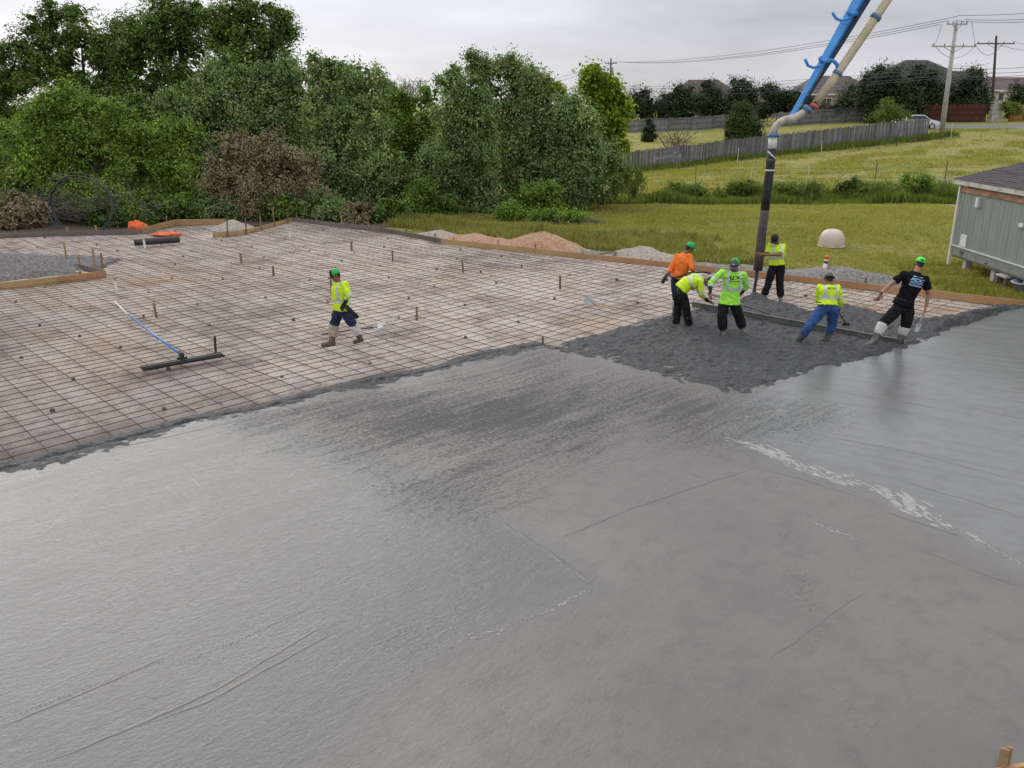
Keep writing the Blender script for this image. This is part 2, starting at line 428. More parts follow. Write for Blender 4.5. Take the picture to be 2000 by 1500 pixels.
# ------------------------------------------------------------------ site outline (metres)
def v2(px, py, z=0.0): p = at(px, py, z); return (p.x, p.y)
pour = [(-16.0, 4.6), v2(0, 912), v2(120, 882), v2(260, 848), v2(380, 815), v2(500, 795), v2(640, 760), v2(760, 735), v2(850, 718), v2(940, 690), v2(1050, 672)]
rough_back = [v2(1075, 672), v2(1110, 660), v2(1200, 638), v2(1290, 612), v2(1340, 600), v2(1400, 596), v2(1440, 582), v2(1475, 576), v2(1530, 596), v2(1590, 611), v2(1640, 601), v2(1690, 606), v2(1745, 616), v2(1800, 626), v2(1850, 618), v2(1905, 604), v2(1950, 592)]
front_edge = [(13.35, 20.25), (13.2, 6.14), (3.85, 5.14), (3.2, 4.99), (-16, 4.14)]
far_form = [v2(2012, 593), v2(1700, 560), v2(1400, 528), v2(1050, 490), v2(880, 472), v2(740, 447), v2(570, 428)]
back_ring = [v2(572, 429), v2(520, 442), v2(470, 453), v2(415, 458)]
back_jog = [v2(432, 434), v2(340, 435), v2(277, 452), v2(0, 458), (-26, 31.9), (-34, 27)]
base_poly = [(-34, 3)] + [(-16, 3.8), (13.5, 3.8), (13.5, 20.2)] + far_form + back_ring + back_jog
plant = [v2(205, 534), v2(100, 546), v2(0, 557), (-19.0, 19.4), (-24, 22.5), v2(0, 498), v2(100, 511), v2(150, 520)]
mat_poly = pour + rough_back + far_form + back_ring + back_jog + [(-34, 3)]

def inside(poly, x, y):
    x = np.asarray(x, float); y = np.asarray(y, float); r = np.zeros(x.shape, bool); n = len(poly)
    for i in range(n):
        (x0, y0), (x1, y1) = poly[i], poly[(i + 1) % n]
        if y0 == y1: continue
        c = ((y0 > y) != (y1 > y)) & (x < (x1 - x0) * (y - y0) / (y1 - y0) + x0); r ^= c
    return r
def pdist(line, x, y, closed=False):
    x = np.asarray(x, float); y = np.asarray(y, float); d = np.full(x.shape, 1e9); n = len(line)
    for i in range(n if closed else n - 1):
        (x0, y0), (x1, y1) = line[i], line[(i + 1) % n]; dx, dy = x1 - x0, y1 - y0; q = dx * dx + dy * dy + 1e-9
        s = np.clip(((x - x0) * dx + (y - y0) * dy) / q, 0, 1)
        d = np.minimum(d, np.hypot(x - x0 - s * dx, y - y0 - s * dy))
    return d
def poly_grid(poly, step, zf, name, mat, extra=None, margin=0.0, smooth=True):
    px = np.array([p[0] for p in poly]); py = np.array([p[1] for p in poly])
    gx, gy = np.meshgrid(np.arange(px.min() - step, px.max() + 2 * step, step), np.arange(py.min() - step, py.max() + 2 * step, step))
    ny, nx = gx.shape; x, y = gx.ravel(), gy.ravel(); fq = grid_faces(nx, ny)
    ins = inside(poly, x, y); keep = ins[fq].any(1)
    if margin: cx, cy = x[fq].mean(1), y[fq].mean(1); keep |= pdist(poly, cx, cy, True) < margin
    fq = fq[keep]; u, inv = np.unique(fq, return_inverse=True); fq = inv.reshape(fq.shape)
    x, y, out = x[u], y[u], ~ins[u]
    if not margin and out.any():                 # pull the rim onto the outline
        ox, oy = x[out], y[out]; best = np.full(ox.shape, 1e9); bx, by = ox.copy(), oy.copy(); n = len(poly)
        for i in range(n):
            (x0, y0), (x1, y1) = poly[i], poly[(i + 1) % n]; dx, dy = x1 - x0, y1 - y0; s_ = np.clip(((ox - x0) * dx + (oy - y0) * dy) / (dx * dx + dy * dy + 1e-9), 0, 1); qx, qy = x0 + s_ * dx, y0 + s_ * dy; d_ = np.hypot(ox - qx, oy - qy); m_ = d_ < best; best[m_] = d_[m_]; bx[m_] = qx[m_]; by[m_] = qy[m_]
        x[out], y[out] = bx, by
    z = zf(x, y)
    return np_mesh(name, np.stack([x, y, z], 1), fq, mat, [(a, 'POINT', f(x, y)) for a, f in (extra or [])], smooth)

# ---- crushed limestone base under the steel
BASE_Z = -0.13
def base_z(x, y): return BASE_Z + 0.11 * fbm(x * .28, y * .28, 11, 3) + 0.02 * fbm(x * 2.2, y * 2.2, 12, 3)
def base_zf(x, y): return float(base_z(np.array([x]), np.array([y]))[0])
t = NT('crushed_limestone')
n1 = t.noise(0.20, 6, 0.66, None, 0.6); n2 = t.noise(0.9, 6, 0.7, None, .4); n3 = t.noise(30, 4, 0.75); n4 = t.noise(0.15, 4, 0.6); n5 = t.noise(5, 5, .7)
c = t.mix(t.ramp(n1, [(0.38, 0.0), (0.60, 1.0)]), (0.48, 0.385, 0.335), (0.82, 0.68, 0.58))
c = t.mix(t.ramp(n2, [(0.46, 0.0), (0.66, 0.8)]), c, (0.80, 0.735, 0.68))
c = t.mix(t.ramp(n2, [(0.34, 0.75), (0.48, 0.0)]), c, (0.29, 0.245, 0.225))
c = t.mix(t.ramp(n4, [(0.54, 0.0), (0.68, 0.55)]), c, (0.56, 0.38, 0.22))
c = t.mix(t.ramp(n5, [(0.36, 0.5), (0.5, 0.0)]), c, (0.22, 0.19, 0.175))
c = t.mix(t.ramp(n3, [(0.34, 0.6), (0.48, 0.0)]), c, (0.19, 0.16, 0.145))
c = t.mix(t.ramp(t.noise(17, 3, 0.6), [(0.58, 0.0), (0.70, 0.7)]), c, (0.78, 0.75, 0.72))
c = t.mix(t.ramp(t.attr('dirt'), [(0.0, 0.0), (1.0, 0.85)]), c, (0.115, 0.10, 0.095))
t.set(Base_Color=c, Roughness=0.95, Specular_IOR_Level=0.15); t.bump(t.math('ADD', n3, t.math('MULTIPLY', n5, 1.6)), 0.9, 0.06)
M['limestone'] = t.m
def dirt(x, y):
    d = pdist(pour, x, y); left = np.clip(1 - d / 1.4, 0, 1) ** 1.5 * np.clip(0.65 + 1.6 * fbm(x * 1.5, y * 1.5, 21), 0, 1)
    return np.clip(left + (0.30 + 0.5 * np.clip(fbm(x * .35, y * .35, 31) * 3, 0, 1)) * np.clip((-1 - x) / 7, 0, 1) * np.clip((24 - y) / 8, 0, 1), 0, 1)
kind(link('limestone_base', poly_grid(base_poly, 0.14, base_z, 'limestone_base', M['limestone'], [('dirt', dirt)], 0.15)), 'structure')

# ---- placed concrete: floated slab
slab_poly = [(-16.0, 4.75)] + [(a + 0.10, b - 0.12) for a, b in pour[1:]] + [(a + 0.0, b - 0.30) for a, b in rough_back] + [(13.3, 20.1)] + front_edge
ANG = math.radians(44)
zone_mid = [v2(520, 800), v2(700, 770), v2(1000, 700), v2(1060, 690), v2(1430, 775), v2(1560, 810), v2(1400, 850), v2(1220, 850), v2(1130, 880), v2(980, 965), v2(900, 960), v2(800, 900), v2(640, 855)]
seam_r = [v2(1420, 852), v2(1500, 880), v2(1600, 925), v2(1740, 965), v2(1850, 1030), v2(1990, 1105), (13, 5.5)]
right_zone = [v2(1430, 775), v2(1490, 755)] + [v2(1620, 690), v2(1760, 660), v2(1960, 605), (14, 21), (14, 5)] + seam_r[::-1][1:]
def soft_in(poly, x, y, w): d = pdist(poly, x, y, True); s = np.where(inside(poly, x, y), d, -d); return np.clip(s / w * .5 + .5, 0, 1)
def a_mid(x, y):
    m = soft_in(zone_mid, x, y, 1.3)
    ca, sa = math.cos(ANG), math.sin(ANG); u, v = x * ca + y * sa, -x * sa + y * ca
    st = 0.62 + .55 * fbm(u * .35, v * 2.4, 41, 3) + .8 * fbm(u * .8, v * .8, 44, 3)
    m2 = np.clip(1 - pdist([v2(1490, 920), v2(1530, 1040), v2(1560, 1150), v2(1590, 1240), v2(1700, 1420)], x, y) / .38, 0, 1) * np.clip(.45 + 1.2 * fbm(x * 2, y * 2, 47), 0, 1) * .34
    return np.clip(m * np.clip(st * 1.1 + m * .1, 0, 1) + m2, 0, 1)
def a_pass(x, y):                       # overlapping float passes, each finished a little differently
    rr = random.Random(12); ca, sa = math.cos(ANG), math.sin(ANG); u, v = x * ca + y * sa, -x * sa + y * ca; t_ = np.full(x.shape, .5)
    for k in range(70):
        cu, cv = rr.uniform(-2, 20), rr.uniform(-6, 16); lu, lv = (rr.uniform(1.5, 4.5), rr.uniform(.5, .8)) if rr.random() < .6 else (rr.uniform(.5, .8), rr.uniform(1.2, 3.5)); val = rr.uniform(.2, .8); th = rr.gauss(0, .05)
        du, dv = u - cu + (v - cv) * th, v - cv - (u - cu) * th; m = np.clip((lu - np.abs(du)) / .25, 0, 1) * np.clip((lv - np.abs(dv)) / .10, 0, 1) * np.clip(.5 + (du / lu) * .6, .15, 1); t_ = t_ * (1 - m * .8) + val * m * .8
    return t_
def a_right(x, y): return soft_in(right_zone, x, y, 0.35)
left_zone = [(-17, 4), (-16, 5)] + pour[1:6] + [v2(560, 830), v2(700, 870), v2(820, 925), v2(900, 975), v2(985, 1022), v2(1080, 1085), v2(1155, 1143), v2(1010, 1205), v2(870, 1265), v2(720, 1380), v2(600, 1500), (-1.5, 4)]
def a_left(x, y): return soft_in(left_zone, x + .25 * fbm(x * 1.2, y * 1.2, 57), y, 0.30)
t = NT('wet_concrete')
A_, B_, C_ = t.attr('mid'), t.attr('right'), t.attr('left')
rip = t.noise(1.0, 4, 0.6, t.mapv((4.5, 11, 1), -ANG), 0.6); rip2 = t.noise(1.0, 4, 0.7, t.mapv((15, 27, 1), -ANG + .2), .6)
big = t.noise(0.33, 4, 0.55); fine = t.noise(45, 3, 0.65); mid = t.noise(3.2, 6, 0.72); agg = t.noise(1.0, 4, 0.8, t.mapv((13, 27, 16), -ANG), .2)
swirl = t.noise(1.0, 5, 0.62, t.mapv((.55, 2.4, 1), -ANG), 0.8); lines = t.noise(1.0, 3, .6, t.mapv((.25, 7, 1), -ANG), .15); lines_r = t.noise(1.0, 4, .6, t.mapv((.3, 5.5, 1), math.radians(33)), .2)
c = t.mix(t.ramp(big, [(0.35, 0.0), (0.65, 1.0)]), (0.142, 0.131, 0.124), (0.178, 0.164, 0.153))
c = t.mix(t.math('MULTIPLY', C_, 0.75), c, (0.088, 0.090, 0.094))
c = t.mix(t.math('MULTIPLY', B_, 0.8), c, (0.185, 0.190, 0.193))  # right zone paler: the sky's reflection partly put into the base colour
c = t.mix(t.ramp(swirl, [(0.45, 0.0), (0.75, 0.5)]), c, (0.170, 0.161, 0.152))
pas = t.attr('pass')
c = t.mix(1.0, c, t.ramp(pas, [(0, .78), (1, 1.22)]), 'MULTIPLY')
c = t.mix(t.ramp(mid, [(0.32, 0.4), (0.52, 0.0)]), c, (0.09, 0.085, 0.08))
c = t.mix(t.math('MULTIPLY', B_, t.ramp(lines_r, [(0.36, 0.5), (0.5, 0.0)])), c, (0.13, 0.13, 0.132))
stk = t.noise(1.0, 6, .75, t.mapv((.8, 6.5, 1), -ANG), .5)
dk = t.ramp(t.math('ADD', t.math('ADD', t.math('MULTIPLY', A_, 1.0), t.math('MULTIPLY', t.math('SUBTRACT', stk, .5), 2.2)), t.math('MULTIPLY', t.math('SUBTRACT', agg, .5), 3.6)), [(0.28, 0), (0.95, 1)])
dk = t.math('MULTIPLY', dk, t.ramp(A_, [(0.04, 0), (.35, 1)]))
c = t.mix(t.math('MULTIPLY', dk, 0.74), c, (0.052, 0.050, 0.053))  # unfloated grain; its darker colour includes the self-shadow of the rough texture
rough = t.math('ADD', t.math('ADD', 0.38, t.math('MULTIPLY', t.math('SUBTRACT', swirl, .5), 0.6)), t.math('SUBTRACT', t.math('MULTIPLY', dk, 0.4), t.math('ADD', t.math('MULTIPLY', B_, 0.27), t.math('MULTIPLY', C_, 0.12))))
rough = t.math('ADD', rough, t.math('MULTIPLY', t.math('SUBTRACT', pas, .5), .22)); rough = t.math('MAXIMUM', rough, 0.08)
t.set(Base_Color=c, Roughness=rough, Specular_IOR_Level=0.6, IOR=1.42)
calm = t.math('SUBTRACT', t.math('ADD', .75, t.math('MULTIPLY', C_, .15)), t.math('MULTIPLY', B_, 0.58))
h = t.math('MULTIPLY', t.math('ADD', t.math('MULTIPLY', rip, 1.0), t.math('ADD', t.math('MULTIPLY', rip2, .7), t.math('MULTIPLY', lines, .2))), calm)
h = t.math('ADD', h, t.math('MULTIPLY', t.math('MULTIPLY', agg, t.math('MAXIMUM', dk, t.math('MULTIPLY', A_, .6))), 4.5)); h = t.math('ADD', h, t.math('MULTIPLY', fine, 0.22))
t.bump(h, 0.46, 0.022)
M['concrete'] = t.m
def slab_z(x, y): return 0.010 * fbm(x * .5, y * .5, 51, 3) + 0.004 * fbm(x * 2.5, y * 2.5, 52, 2)
slab = kind(link('concrete_slab', poly_grid(slab_poly, 0.11, slab_z, 'concrete_slab', M['concrete'], [('mid', a_mid), ('right', a_right), ('left', a_left), ('pass', a_pass)])), 'structure')

# ---- freshly placed, unstruck concrete
rough_poly = rough_back + [v2(2012, 600), v2(1955, 611), v2(1850, 645), v2(1770, 684), v2(1690, 703), v2(1610, 716), v2(1550, 735), v2(1485, 762), v2(1430, 771), v2(1370, 755), v2(1250, 722), v2(1150, 700), v2(1075, 682)]
def rough_h(x, y):
    jx, jy = 0.30 * fbm(x * 1.7, y * 1.7, 61) + .22 * fbm(x * 5, y * 5, 68, 3), 0.30 * fbm(x * 1.7, y * 1.7, 66) + .22 * fbm(x * 5, y * 5, 69, 3)
    d_in = pdist(rough_poly, x + jx, y + jy, True); sd = np.where(inside(rough_poly, x + jx, y + jy), d_in, -d_in)
    db = pdist(rough_back, x + jx, y + jy)
    top = 0.028 + 0.012 * np.clip(sd / .5, 0, 1) + 0.05 * np.clip(fbm(x * .8, y * .8, 62, 3) * 2, -.3, 1)
    for (hx, hy), hh, rr in ((v2(1472, 584), .15, .55), (v2(1640, 612), .14, .9), (v2(1540, 606), .14, .7), (v2(1900, 612), .10, 1.0), (v2(1830, 632), .09, .8)):
        top = top + hh * np.exp(-((x - hx) ** 2 + (y - hy) ** 2) / rr ** 2)
    z = np.where(db < 0.45, BASE_Z - .05 + (top + .18) * np.clip((np.where(sd > 0, db, -db) + .06) / .40, 0, 1) ** .7, top)
    z = np.where((sd < 0.0) & (db > .45), -0.03 + sd * .4, z)
    z = np.where((sd > 0) & (db > .45) & (sd < .18), -0.02 + (top + .02) * (sd / .18) ** .6, z)
    # the ragged toe along the other pour line
    tj = .30 * fbm(x * 9, y * 9, 70, 3) + .25 * fbm(x * 2.2, y * 2.2, 71, 2); dp = np.abs(pdist(pour, x, y) + tj * .5); ins = inside(slab_poly + [], x, y)
    toe = 0.022 + 0.05 * fbm(x * 1.3, y * 1.3, 67) - np.clip(dp - .08, 0, 9) * np.where(ins, .11, .62)
    near = (dp < .9) & (sd < .02) & (x < 1.2)
    z = np.where(near, np.maximum(np.maximum(z, toe), BASE_Z - .1), z)
    k = 0.05 * fbm(x * 3.4, y * 3.4, 63, 3) + 0.085 * fbm(x * 10, y * 13, 64, 3)
    return z + k * np.where((sd < .02) & (dp < .9) & (x < 1.2), .62, 1.0)
t = NT('unstruck_concrete')
n = t.noise(26, 4, 0.75); n2 = t.noise(2.5, 4, 0.6)
c = t.mix(t.ramp(n, [(0.35, 0), (0.68, 1)]), (0.020, 0.021, 0.023), (0.135, 0.135, 0.14))  # black pits and pale lump tops: shading put into colour, following the bump
c = t.mix(t.ramp(n2, [(0.35, .5), (0.6, 0)]), c, (0.04, 0.041, 0.044))
t.set(Base_Color=c, Roughness=0.5, Specular_IOR_Level=0.4); t.bump(n, 1.0, 0.05)
M['unstruck'] = t.m
def rough_mesh():
    step = 0.032; xs_, ys_ = np.arange(-12, 13.4, step), np.arange(6.5, 22.2, step)
    gx, gy = np.meshgrid(xs_, ys_); x, y = gx.ravel(), gy.ravel(); fq = grid_faces(len(xs_), len(ys_))
    cx, cy = x[fq[:, 0]] + step / 2, y[fq[:, 0]] + step / 2
    keep = inside(rough_poly, cx, cy) | (pdist(rough_poly, cx, cy, True) < .3) | ((pdist(pour, cx, cy) < .55) & (cx < 1.2))
    fq = fq[keep]; u, inv = np.unique(fq, return_inverse=True); fq = inv.reshape(fq.shape); x, y = x[u], y[u]
    z = rough_h(x, y); zz = z[fq].max(1); cx, cy = x[fq].mean(1), y[fq].mean(1)
    fq = fq[(zz > -0.012) | ~inside(slab_poly, cx, cy)]
    return np_mesh('wet_concrete_heap', np.stack([x, y, z], 1), fq, M['unstruck'], smooth=True)
kind(link('fresh_concrete', rough_mesh()), 'structure')
def rough_zf(x, y): return float(rough_h(np.array([x]), np.array([y]))[0])

# ---- float lines and laitance left on the slab
def ridge(pts, w=0.03, h=0.008, name='float_ridge', mat=None, wob=0.012, seed=0, flat=False):
    P_ = [at(*p) for p in pts]; dense = []
    for a, b in zip(P_[:-1], P_[1:]):
        n = max(2, int((b - a).length / 0.07))
        dense += [a.lerp(b, k / n) for k in range(n)]
    dense.append(P_[-1]); vs, fs = [], []; N = len(dense)
    for i, p in enumerate(dense):
        d = (dense[min(i + 1, N - 1)] - dense[max(i - 1, 0)]).normalized(); s = Vector((-d.y, d.x, 0))
        q = min(i, N - 1 - i) / max(1, N - 1); tp = min(1, q * 8 + .08)
        r = random.Random(seed * 7919 + i); p = p + s * (mnoise.noise(Vector((p.x * 4, p.y * 4, seed))) * wob * 2); z0 = float(slab_z(np.array([p.x]), np.array([p.y]))[0])
        ww = w * tp * (max(.04, .55 + 1.1 * mnoise.noise(p * 3.1) + .7 * mnoise.noise(p * 9) + .3 * (r.random() - .5)) if flat else 1.0 + .5 * mnoise.noise(p * 5))
        wl, wr = (ww, w * tp * max(.04, .6 + 1.2 * mnoise.noise(p * 4 + Vector((9, 0, 0))) + .8 * mnoise.noise(p * 11))) if flat else (ww * .35, ww * 1.0)
        hh = h if flat else h * tp
        for o, z in ((-wl, -0.004), (-wl * .75 if flat else -wl * .1, hh), (wr * .8 if flat else wr * .2, hh * .95), (wr, -0.004)):
            q3 = p + s * o; q3.z = z0 + z; vs.append(q3)
    for i in range(N - 1):
        for k in range(3): fs.append((i * 4 + k, i * 4 + k + 1, i * 4 + k + 5, i * 4 + k + 4))
    o = MB().add(vs, fs).build(name, mat or M['concrete'], slab, True); return o
t = NT('concrete_paste'); n = t.noise(7, 4, 0.6)
t.set(Base_Color=t.ramp(n, [(0.3, (0.20, 0.188, 0.178)), (0.7, (0.27, 0.25, 0.235))]), Roughness=0.42); t.bump(t.noise(30, 3, .6), .3, .01); M['ridgecon'] = t.m
t = NT('laitance'); n = t.noise(9, 5, 0.7)
t.set(Base_Color=t.ramp(n, [(0.35, (0.22, 0.21, 0.20)), (0.65, (0.38, 0.37, 0.35))]), Roughness=0.4); t.bump(n, .5, .012); M['laitance'] = t.m
RIDGES = [[(972, 1018), (1080, 1085), (1158, 1142)], [(1096, 1052), (1220, 1000), (1330, 962), (1482, 912)], [(0, 1420), (150, 1360), (325, 1283)],
          [(90, 1490), (300, 1405), (420, 1350), (520, 1290), (648, 1213)], [(300, 1412), (400, 1375), (520, 1310), (662, 1233)], [(348, 905), (400, 960), (445, 1012)],
          [(310, 940), (360, 975), (402, 1012)], [(130, 935), (160, 1010), (205, 1080)], [(1480, 915), (1560, 935), (1680, 972)], [(1730, 1000), (1820, 1030), (1880, 1050)],
          [(1540, 806), (1590, 789)], [(1558, 820), (1640, 786)], [(560, 776), (700, 745), (850, 718), (930, 705)], [(70, 905), (300, 860), (510, 812)],
          [(1770, 770), (1880, 792), (2000, 820)], [(1600, 850), (1760, 880), (2000, 942)], [(1540, 746), (1700, 775), (1850, 800)], [(1760, 940), (1880, 975), (2000, 1010)],
          [(1300, 905), (1400, 945)], [(640, 850), (560, 838)], [(1810, 1080), (1900, 1115), (2000, 1150)], [(1500, 1290), (1600, 1220), (1700, 1150)], [(870, 985), (1000, 940)]]
for i, r in enumerate(RIDGES):
    ridge(r, 0.03 if i > 11 else 0.05, 0.0025 if i > 13 else 0.0045, seed=i)
LAIT = [([(1418, 856), (1480, 872), (1560, 905), (1640, 932), (1745, 962), (1800, 1000), (1852, 1030)], .10), ([(1500, 890), (1590, 925), (1660, 950)], .07),
        ([(868, 1265), (960, 1235), (1060, 1198), (1155, 1152)], .035), ([(716, 1268), (760, 1247), (808, 1222)], .022), ([(345, 1300), (470, 1250), (615, 1183)], .02),
        ([(1890, 1040), (1990, 1100)], .05), ([(1070, 1085), (1155, 1140)], .03), ([(1560, 1010), (1690, 1060)], .03), ([(1430, 820), (1530, 800)], .03), ([(30, 1395), (320, 1290)], .012)]
def streak(pts, w, seed):
    P_ = [at(*p) for p in pts]; rr = random.Random(seed); m = MB(); L = sum((b - a).length for a, b in zip(P_[:-1], P_[1:])); k = 0
    for a, b in zip(P_[:-1], P_[1:]):
        d = (b - a).normalized(); s_ = Vector((-d.y, d.x, 0)); n = int((b - a).length / max(.02, w * .16))
        for i in range(n):
            q = (i + rr.random()) / n; env = .35 + .65 * abs(mnoise.noise((a.lerp(b, q)) * 1.3)) * 2; off = rr.gauss(0, w * .55 * env); p = a.lerp(b, q) + s_ * (off + .25 * w * mnoise.noise(a.lerp(b, q) * 2.0) * 2)
            ra, rb = w * rr.uniform(.25, 1.1) * env, w * rr.uniform(.10, .34) * env; th = rr.gauss(0, .25); u = d * math.cos(th) + s_ * math.sin(th); v = -d * math.sin(th) + s_ * math.cos(th); z = float(slab_z(np.array([p.x]), np.array([p.y]))[0]) + .0035 + rr.random() * .003; k += 1
            ring = []
            for j in range(8):
                t_ = 2 * math.pi * j / 8; rj = rr.uniform(.65, 1.2); c3 = p + u * (ra * math.cos(t_) * rj) + v * (rb * math.sin(t_) * rj); c3.z = z - .004; ring.append(c3)
            cc = p.copy(); cc.z = z + .002; m.add(ring + [cc], [(j, (j + 1) % 8, 8) for j in range(8)])
    return kind(m.build('laitance_streak', M['laitance'], slab, True), 'stuff')
for i, (r, w) in enumerate(LAIT): streak(r, w * 1.6, 40 + i)

# ------------------------------------------------------------------ roads beyond the field
t = NT('asphalt'); n = t.noise(3, 4, .6); t.set(Base_Color=t.ramp(n, [(0.3, (0.13, 0.13, 0.132)), (0.7, (0.19, 0.188, 0.185))]), Roughness=0.9); M['asphalt'] = t.m
t = NT('pale_drive'); n = t.noise(1.5, 4, .6); t.set(Base_Color=t.ramp(n, [(0.3, (0.34, 0.33, 0.31)), (0.7, (0.45, 0.43, 0.41))]), Roughness=0.9); M['drive'] = t.m
def sheet(name, quad, mat, lift, n=26):
    a, b, c, d = [Vector(q) for q in quad]; vs = []
    for j in range(5):
        for i in range(n):
            u, v = i / (n - 1), j / 4; p = (a.lerp(b, u)).lerp(d.lerp(c, u), v); vs.append((p.x, p.y, tzf(p.x, p.y) + lift))
    return kind(link(name, np_mesh(name, vs, grid_faces(n, 5), mat, smooth=True)), 'structure')
sheet('road', [(38, 91.5, 0), (120, 88, 0), (120, 95, 0), (38, 98.5, 0)], M['asphalt'], 0.03)
sheet('driveway', [(57, 96.5, 0), (75, 96, 0), (78, 108, 0), (62, 106, 0)], M['drive'], 0.06, 14)

# leaf litter and bare soil under the tree line
t = NT('leaf_litter'); n = t.noise(3, 5, .7); n2 = t.noise(22, 3, .7)
t.set(Base_Color=t.mix(t.ramp(n2, [(.4, 0), (.65, .8)]), t.ramp(n, [(.3, (.035, .03, .02)), (.7, (.085, .065, .042))]), (.15, .12, .085)), Roughness=.95); t.bump(n2, .8, .06); M['litter'] = t.m
lit = [(-34, 27.5), (-26, 32.2), (-19.6, 32.9), (-14.7, 33.8), (-14.4, 36.2), (-11.3, 36.6), (-9.6, 37.4), (-6.3, 35.2), (-5.0, 36.6), (-1, 39.2), (4, 41.5), (8, 44.5), (10, 52), (-40, 56)]
kind(link('leaf_litter', poly_grid(lit, .4, lambda x, y: tz(x, y) + .03, 'leaf_litter', M['litter'])), 'structure')

ap = poly_grid([(2.4, 3.9), (13.4, 3.9), (13.4, 6.06), (3.87, 5.065), (3.2, 4.905), (2.4, 4.87)], .05, lambda x, y: -.05 + .01 * fbm(x * 3, y * 3, 95), 'gravel_apron', simple('blue_grey_gravel', (.17, .18, .20), .9, .3, 12, .5, 40))
kind(link('gravel_apron', ap), 'structure')
# ------------------------------------------------------------------ reinforcing steel mat
mat_root = empty('rebar_mat', (-6, 22, 0), 'rusty steel rebar grid tied over the pale limestone base', 'rebar')
STEEL_Z = -0.055
rough_line = rough_back
def bars(ang, spacing, dz, r, nmin, nmax, off):
    ca, sa = math.cos(ang), math.sin(ang); k = nmin
    while k < nmax:
        nrm = k * spacing + off + random.uniform(-.03, .03)
        s = np.arange(-40, 60, 0.2); wob = 0.05 * (vnoise(s * .22, np.full_like(s, k * 3.7), 71) - .5) + 0.02 * (vnoise(s * .9, np.full_like(s, k * 1.7), 72) - .5)
        x, y = ca * s - sa * (nrm + wob), sa * s + ca * (nrm + wob)
        ok = inside(mat_poly, x, y) & ~inside(plant, x, y) & (y > 4) & (np.abs(x) < y * .62 + 3.5)
        ok |= inside(rough_poly, x, y) & (pdist(rough_line, x, y) < .5)
        i = 0
        while i < len(s):
            if not ok[i]: i += 1; continue
            j = i
            while j + 1 < len(s) and ok[j + 1]: j += 1
            if j - i > 3:
                ii = np.arange(i, j + 1, 3)
                z = base_z(x[ii], y[ii]) - BASE_Z + STEEL_Z + dz + .012 * (vnoise(s[ii] * 1.1, np.full(len(ii), k * 2.3), 73) - .5)
                MB().tube([Vector((x[q], y[q], zz)) for q, zz in zip(ii, z)], r, 5).build('rebar', M['rebar'], mat_root, True)
            i = j + 1
        k += 1
bars(math.radians(44.5), 0.30, 0.0, 0.0066, 24, 134, 0.05)
bars(math.radians(-47.0), 0.45, -0.018, 0.0070, 5, 60, 0.1)

sp = MB(); sp.loft([((0, 0, 0), (.055, 0, 0), (0, .055, 0)), ((0, 0, .09), (.04, 0, 0), (0, .04, 0))], 4)
for q in range(2): sp.tube([Vector((.02 * (q * 2 - 1), 0, .08)), Vector((.03 * (q * 2 - 1), .01, .11)), Vector((.05 * (q * 2 - 1), .02, .12))], .005, 4)
spm = sp.mesh('rebar_spacer', simple('spacer_concrete', (0.19, 0.165, 0.15), .9, .3, 20, rnd=.7))
rg = random.Random(4); cnt = 0
for k in range(900):
    x, y = rg.uniform(-20, 10), rg.uniform(11, 36)
    if abs(x) > y * .61: continue
    X, Y = np.array([x]), np.array([y])
    if not inside(mat_poly, X, Y)[0] or inside(plant, X, Y)[0] or pdist(mat_poly, X, Y, True)[0] < .5 or pdist(plant, X, Y, True)[0] < .3: continue
    if any((x - a) ** 2 + (y - b) ** 2 < 1.5 ** 2 for a, b in bpy.app.driver_namespace.setdefault('_sp', [])): continue
    bpy.app.driver_namespace['_sp'].append((x, y))
    o = link('rebar_spacer', spm); o.location = (x, y, base_zf(x, y) - .005); o.rotation_euler = (0, 0, rg.uniform(0, 3))
    s_ = rg.uniform(.6, .9); o.scale = (s_, s_, s_ * .75)
    tag(o, 'small dark spacer block holding up the rebar grid', 'spacer', 'spacer blocks under the rebar'); cnt += 1
    if cnt > 95: break
bpy.app.driver_namespace.pop('_sp', None)

# grade stakes standing in the mat: foot pixel, top pixel, material, label
STK = [((229.5, 576), (224.5, 551), 'whitepaint', 'pale leaning grade stake just beyond the end of the blue float pole', .045),
       ((306, 621), (300, 592), 'stakewood', 'tan leaning grade stake beside the blue float pole', .05),
       ((421.5, 691), (419.5, 657), 'darkstake', 'dark grade stake right behind the black float blade', .045),
       ((284, 488), (280.5, 468), 'whitepaint', 'pale grade stake in front of the black pipe', .06),
       ((472, 512), (469, 494), 'stakewood', 'tan grade stake between the black pipe and the walking worker', .07),
       ((534.5, 540), (533, 520), 'stakewood', 'brown grade stake left of the walking worker', .06),
       ((567, 467), (566, 452), 'whitepaint', 'pale thin grade stake near the far corner of the rebar', .06),
       ((687, 490), (686, 471), 'stakewood', 'tan grade stake behind the walking worker, near the far form', .07),
       ((767, 511), (766, 490), 'darkstake', 'thin dark grade stake in the middle of the far rebar', .04),
       ((648, 576), (646, 546), 'greywood', 'brown grade stake partly hidden by the walking worker', .05),
       ((814, 623), (814, 599), 'stakewood', 'short brown grade stake right of the shovel on the rebar', .05),
       ((905, 534), (902.5, 507), 'stakewood', 'reddish leaning grade stake in the centre of the rebar field', .055),
       ((1094, 566), (1094, 538), 'stakewood', 'brown upright grade stake left of the orange shirted worker', .055),
       ((1060.5, 680), (1060, 656), 'stakewood', 'wooden stake set at the corner of the poured concrete', .05)]
M['darkstake'] = wood('dark_stake', (0.06, 0.045, 0.04), (0.12, 0.09, 0.075))
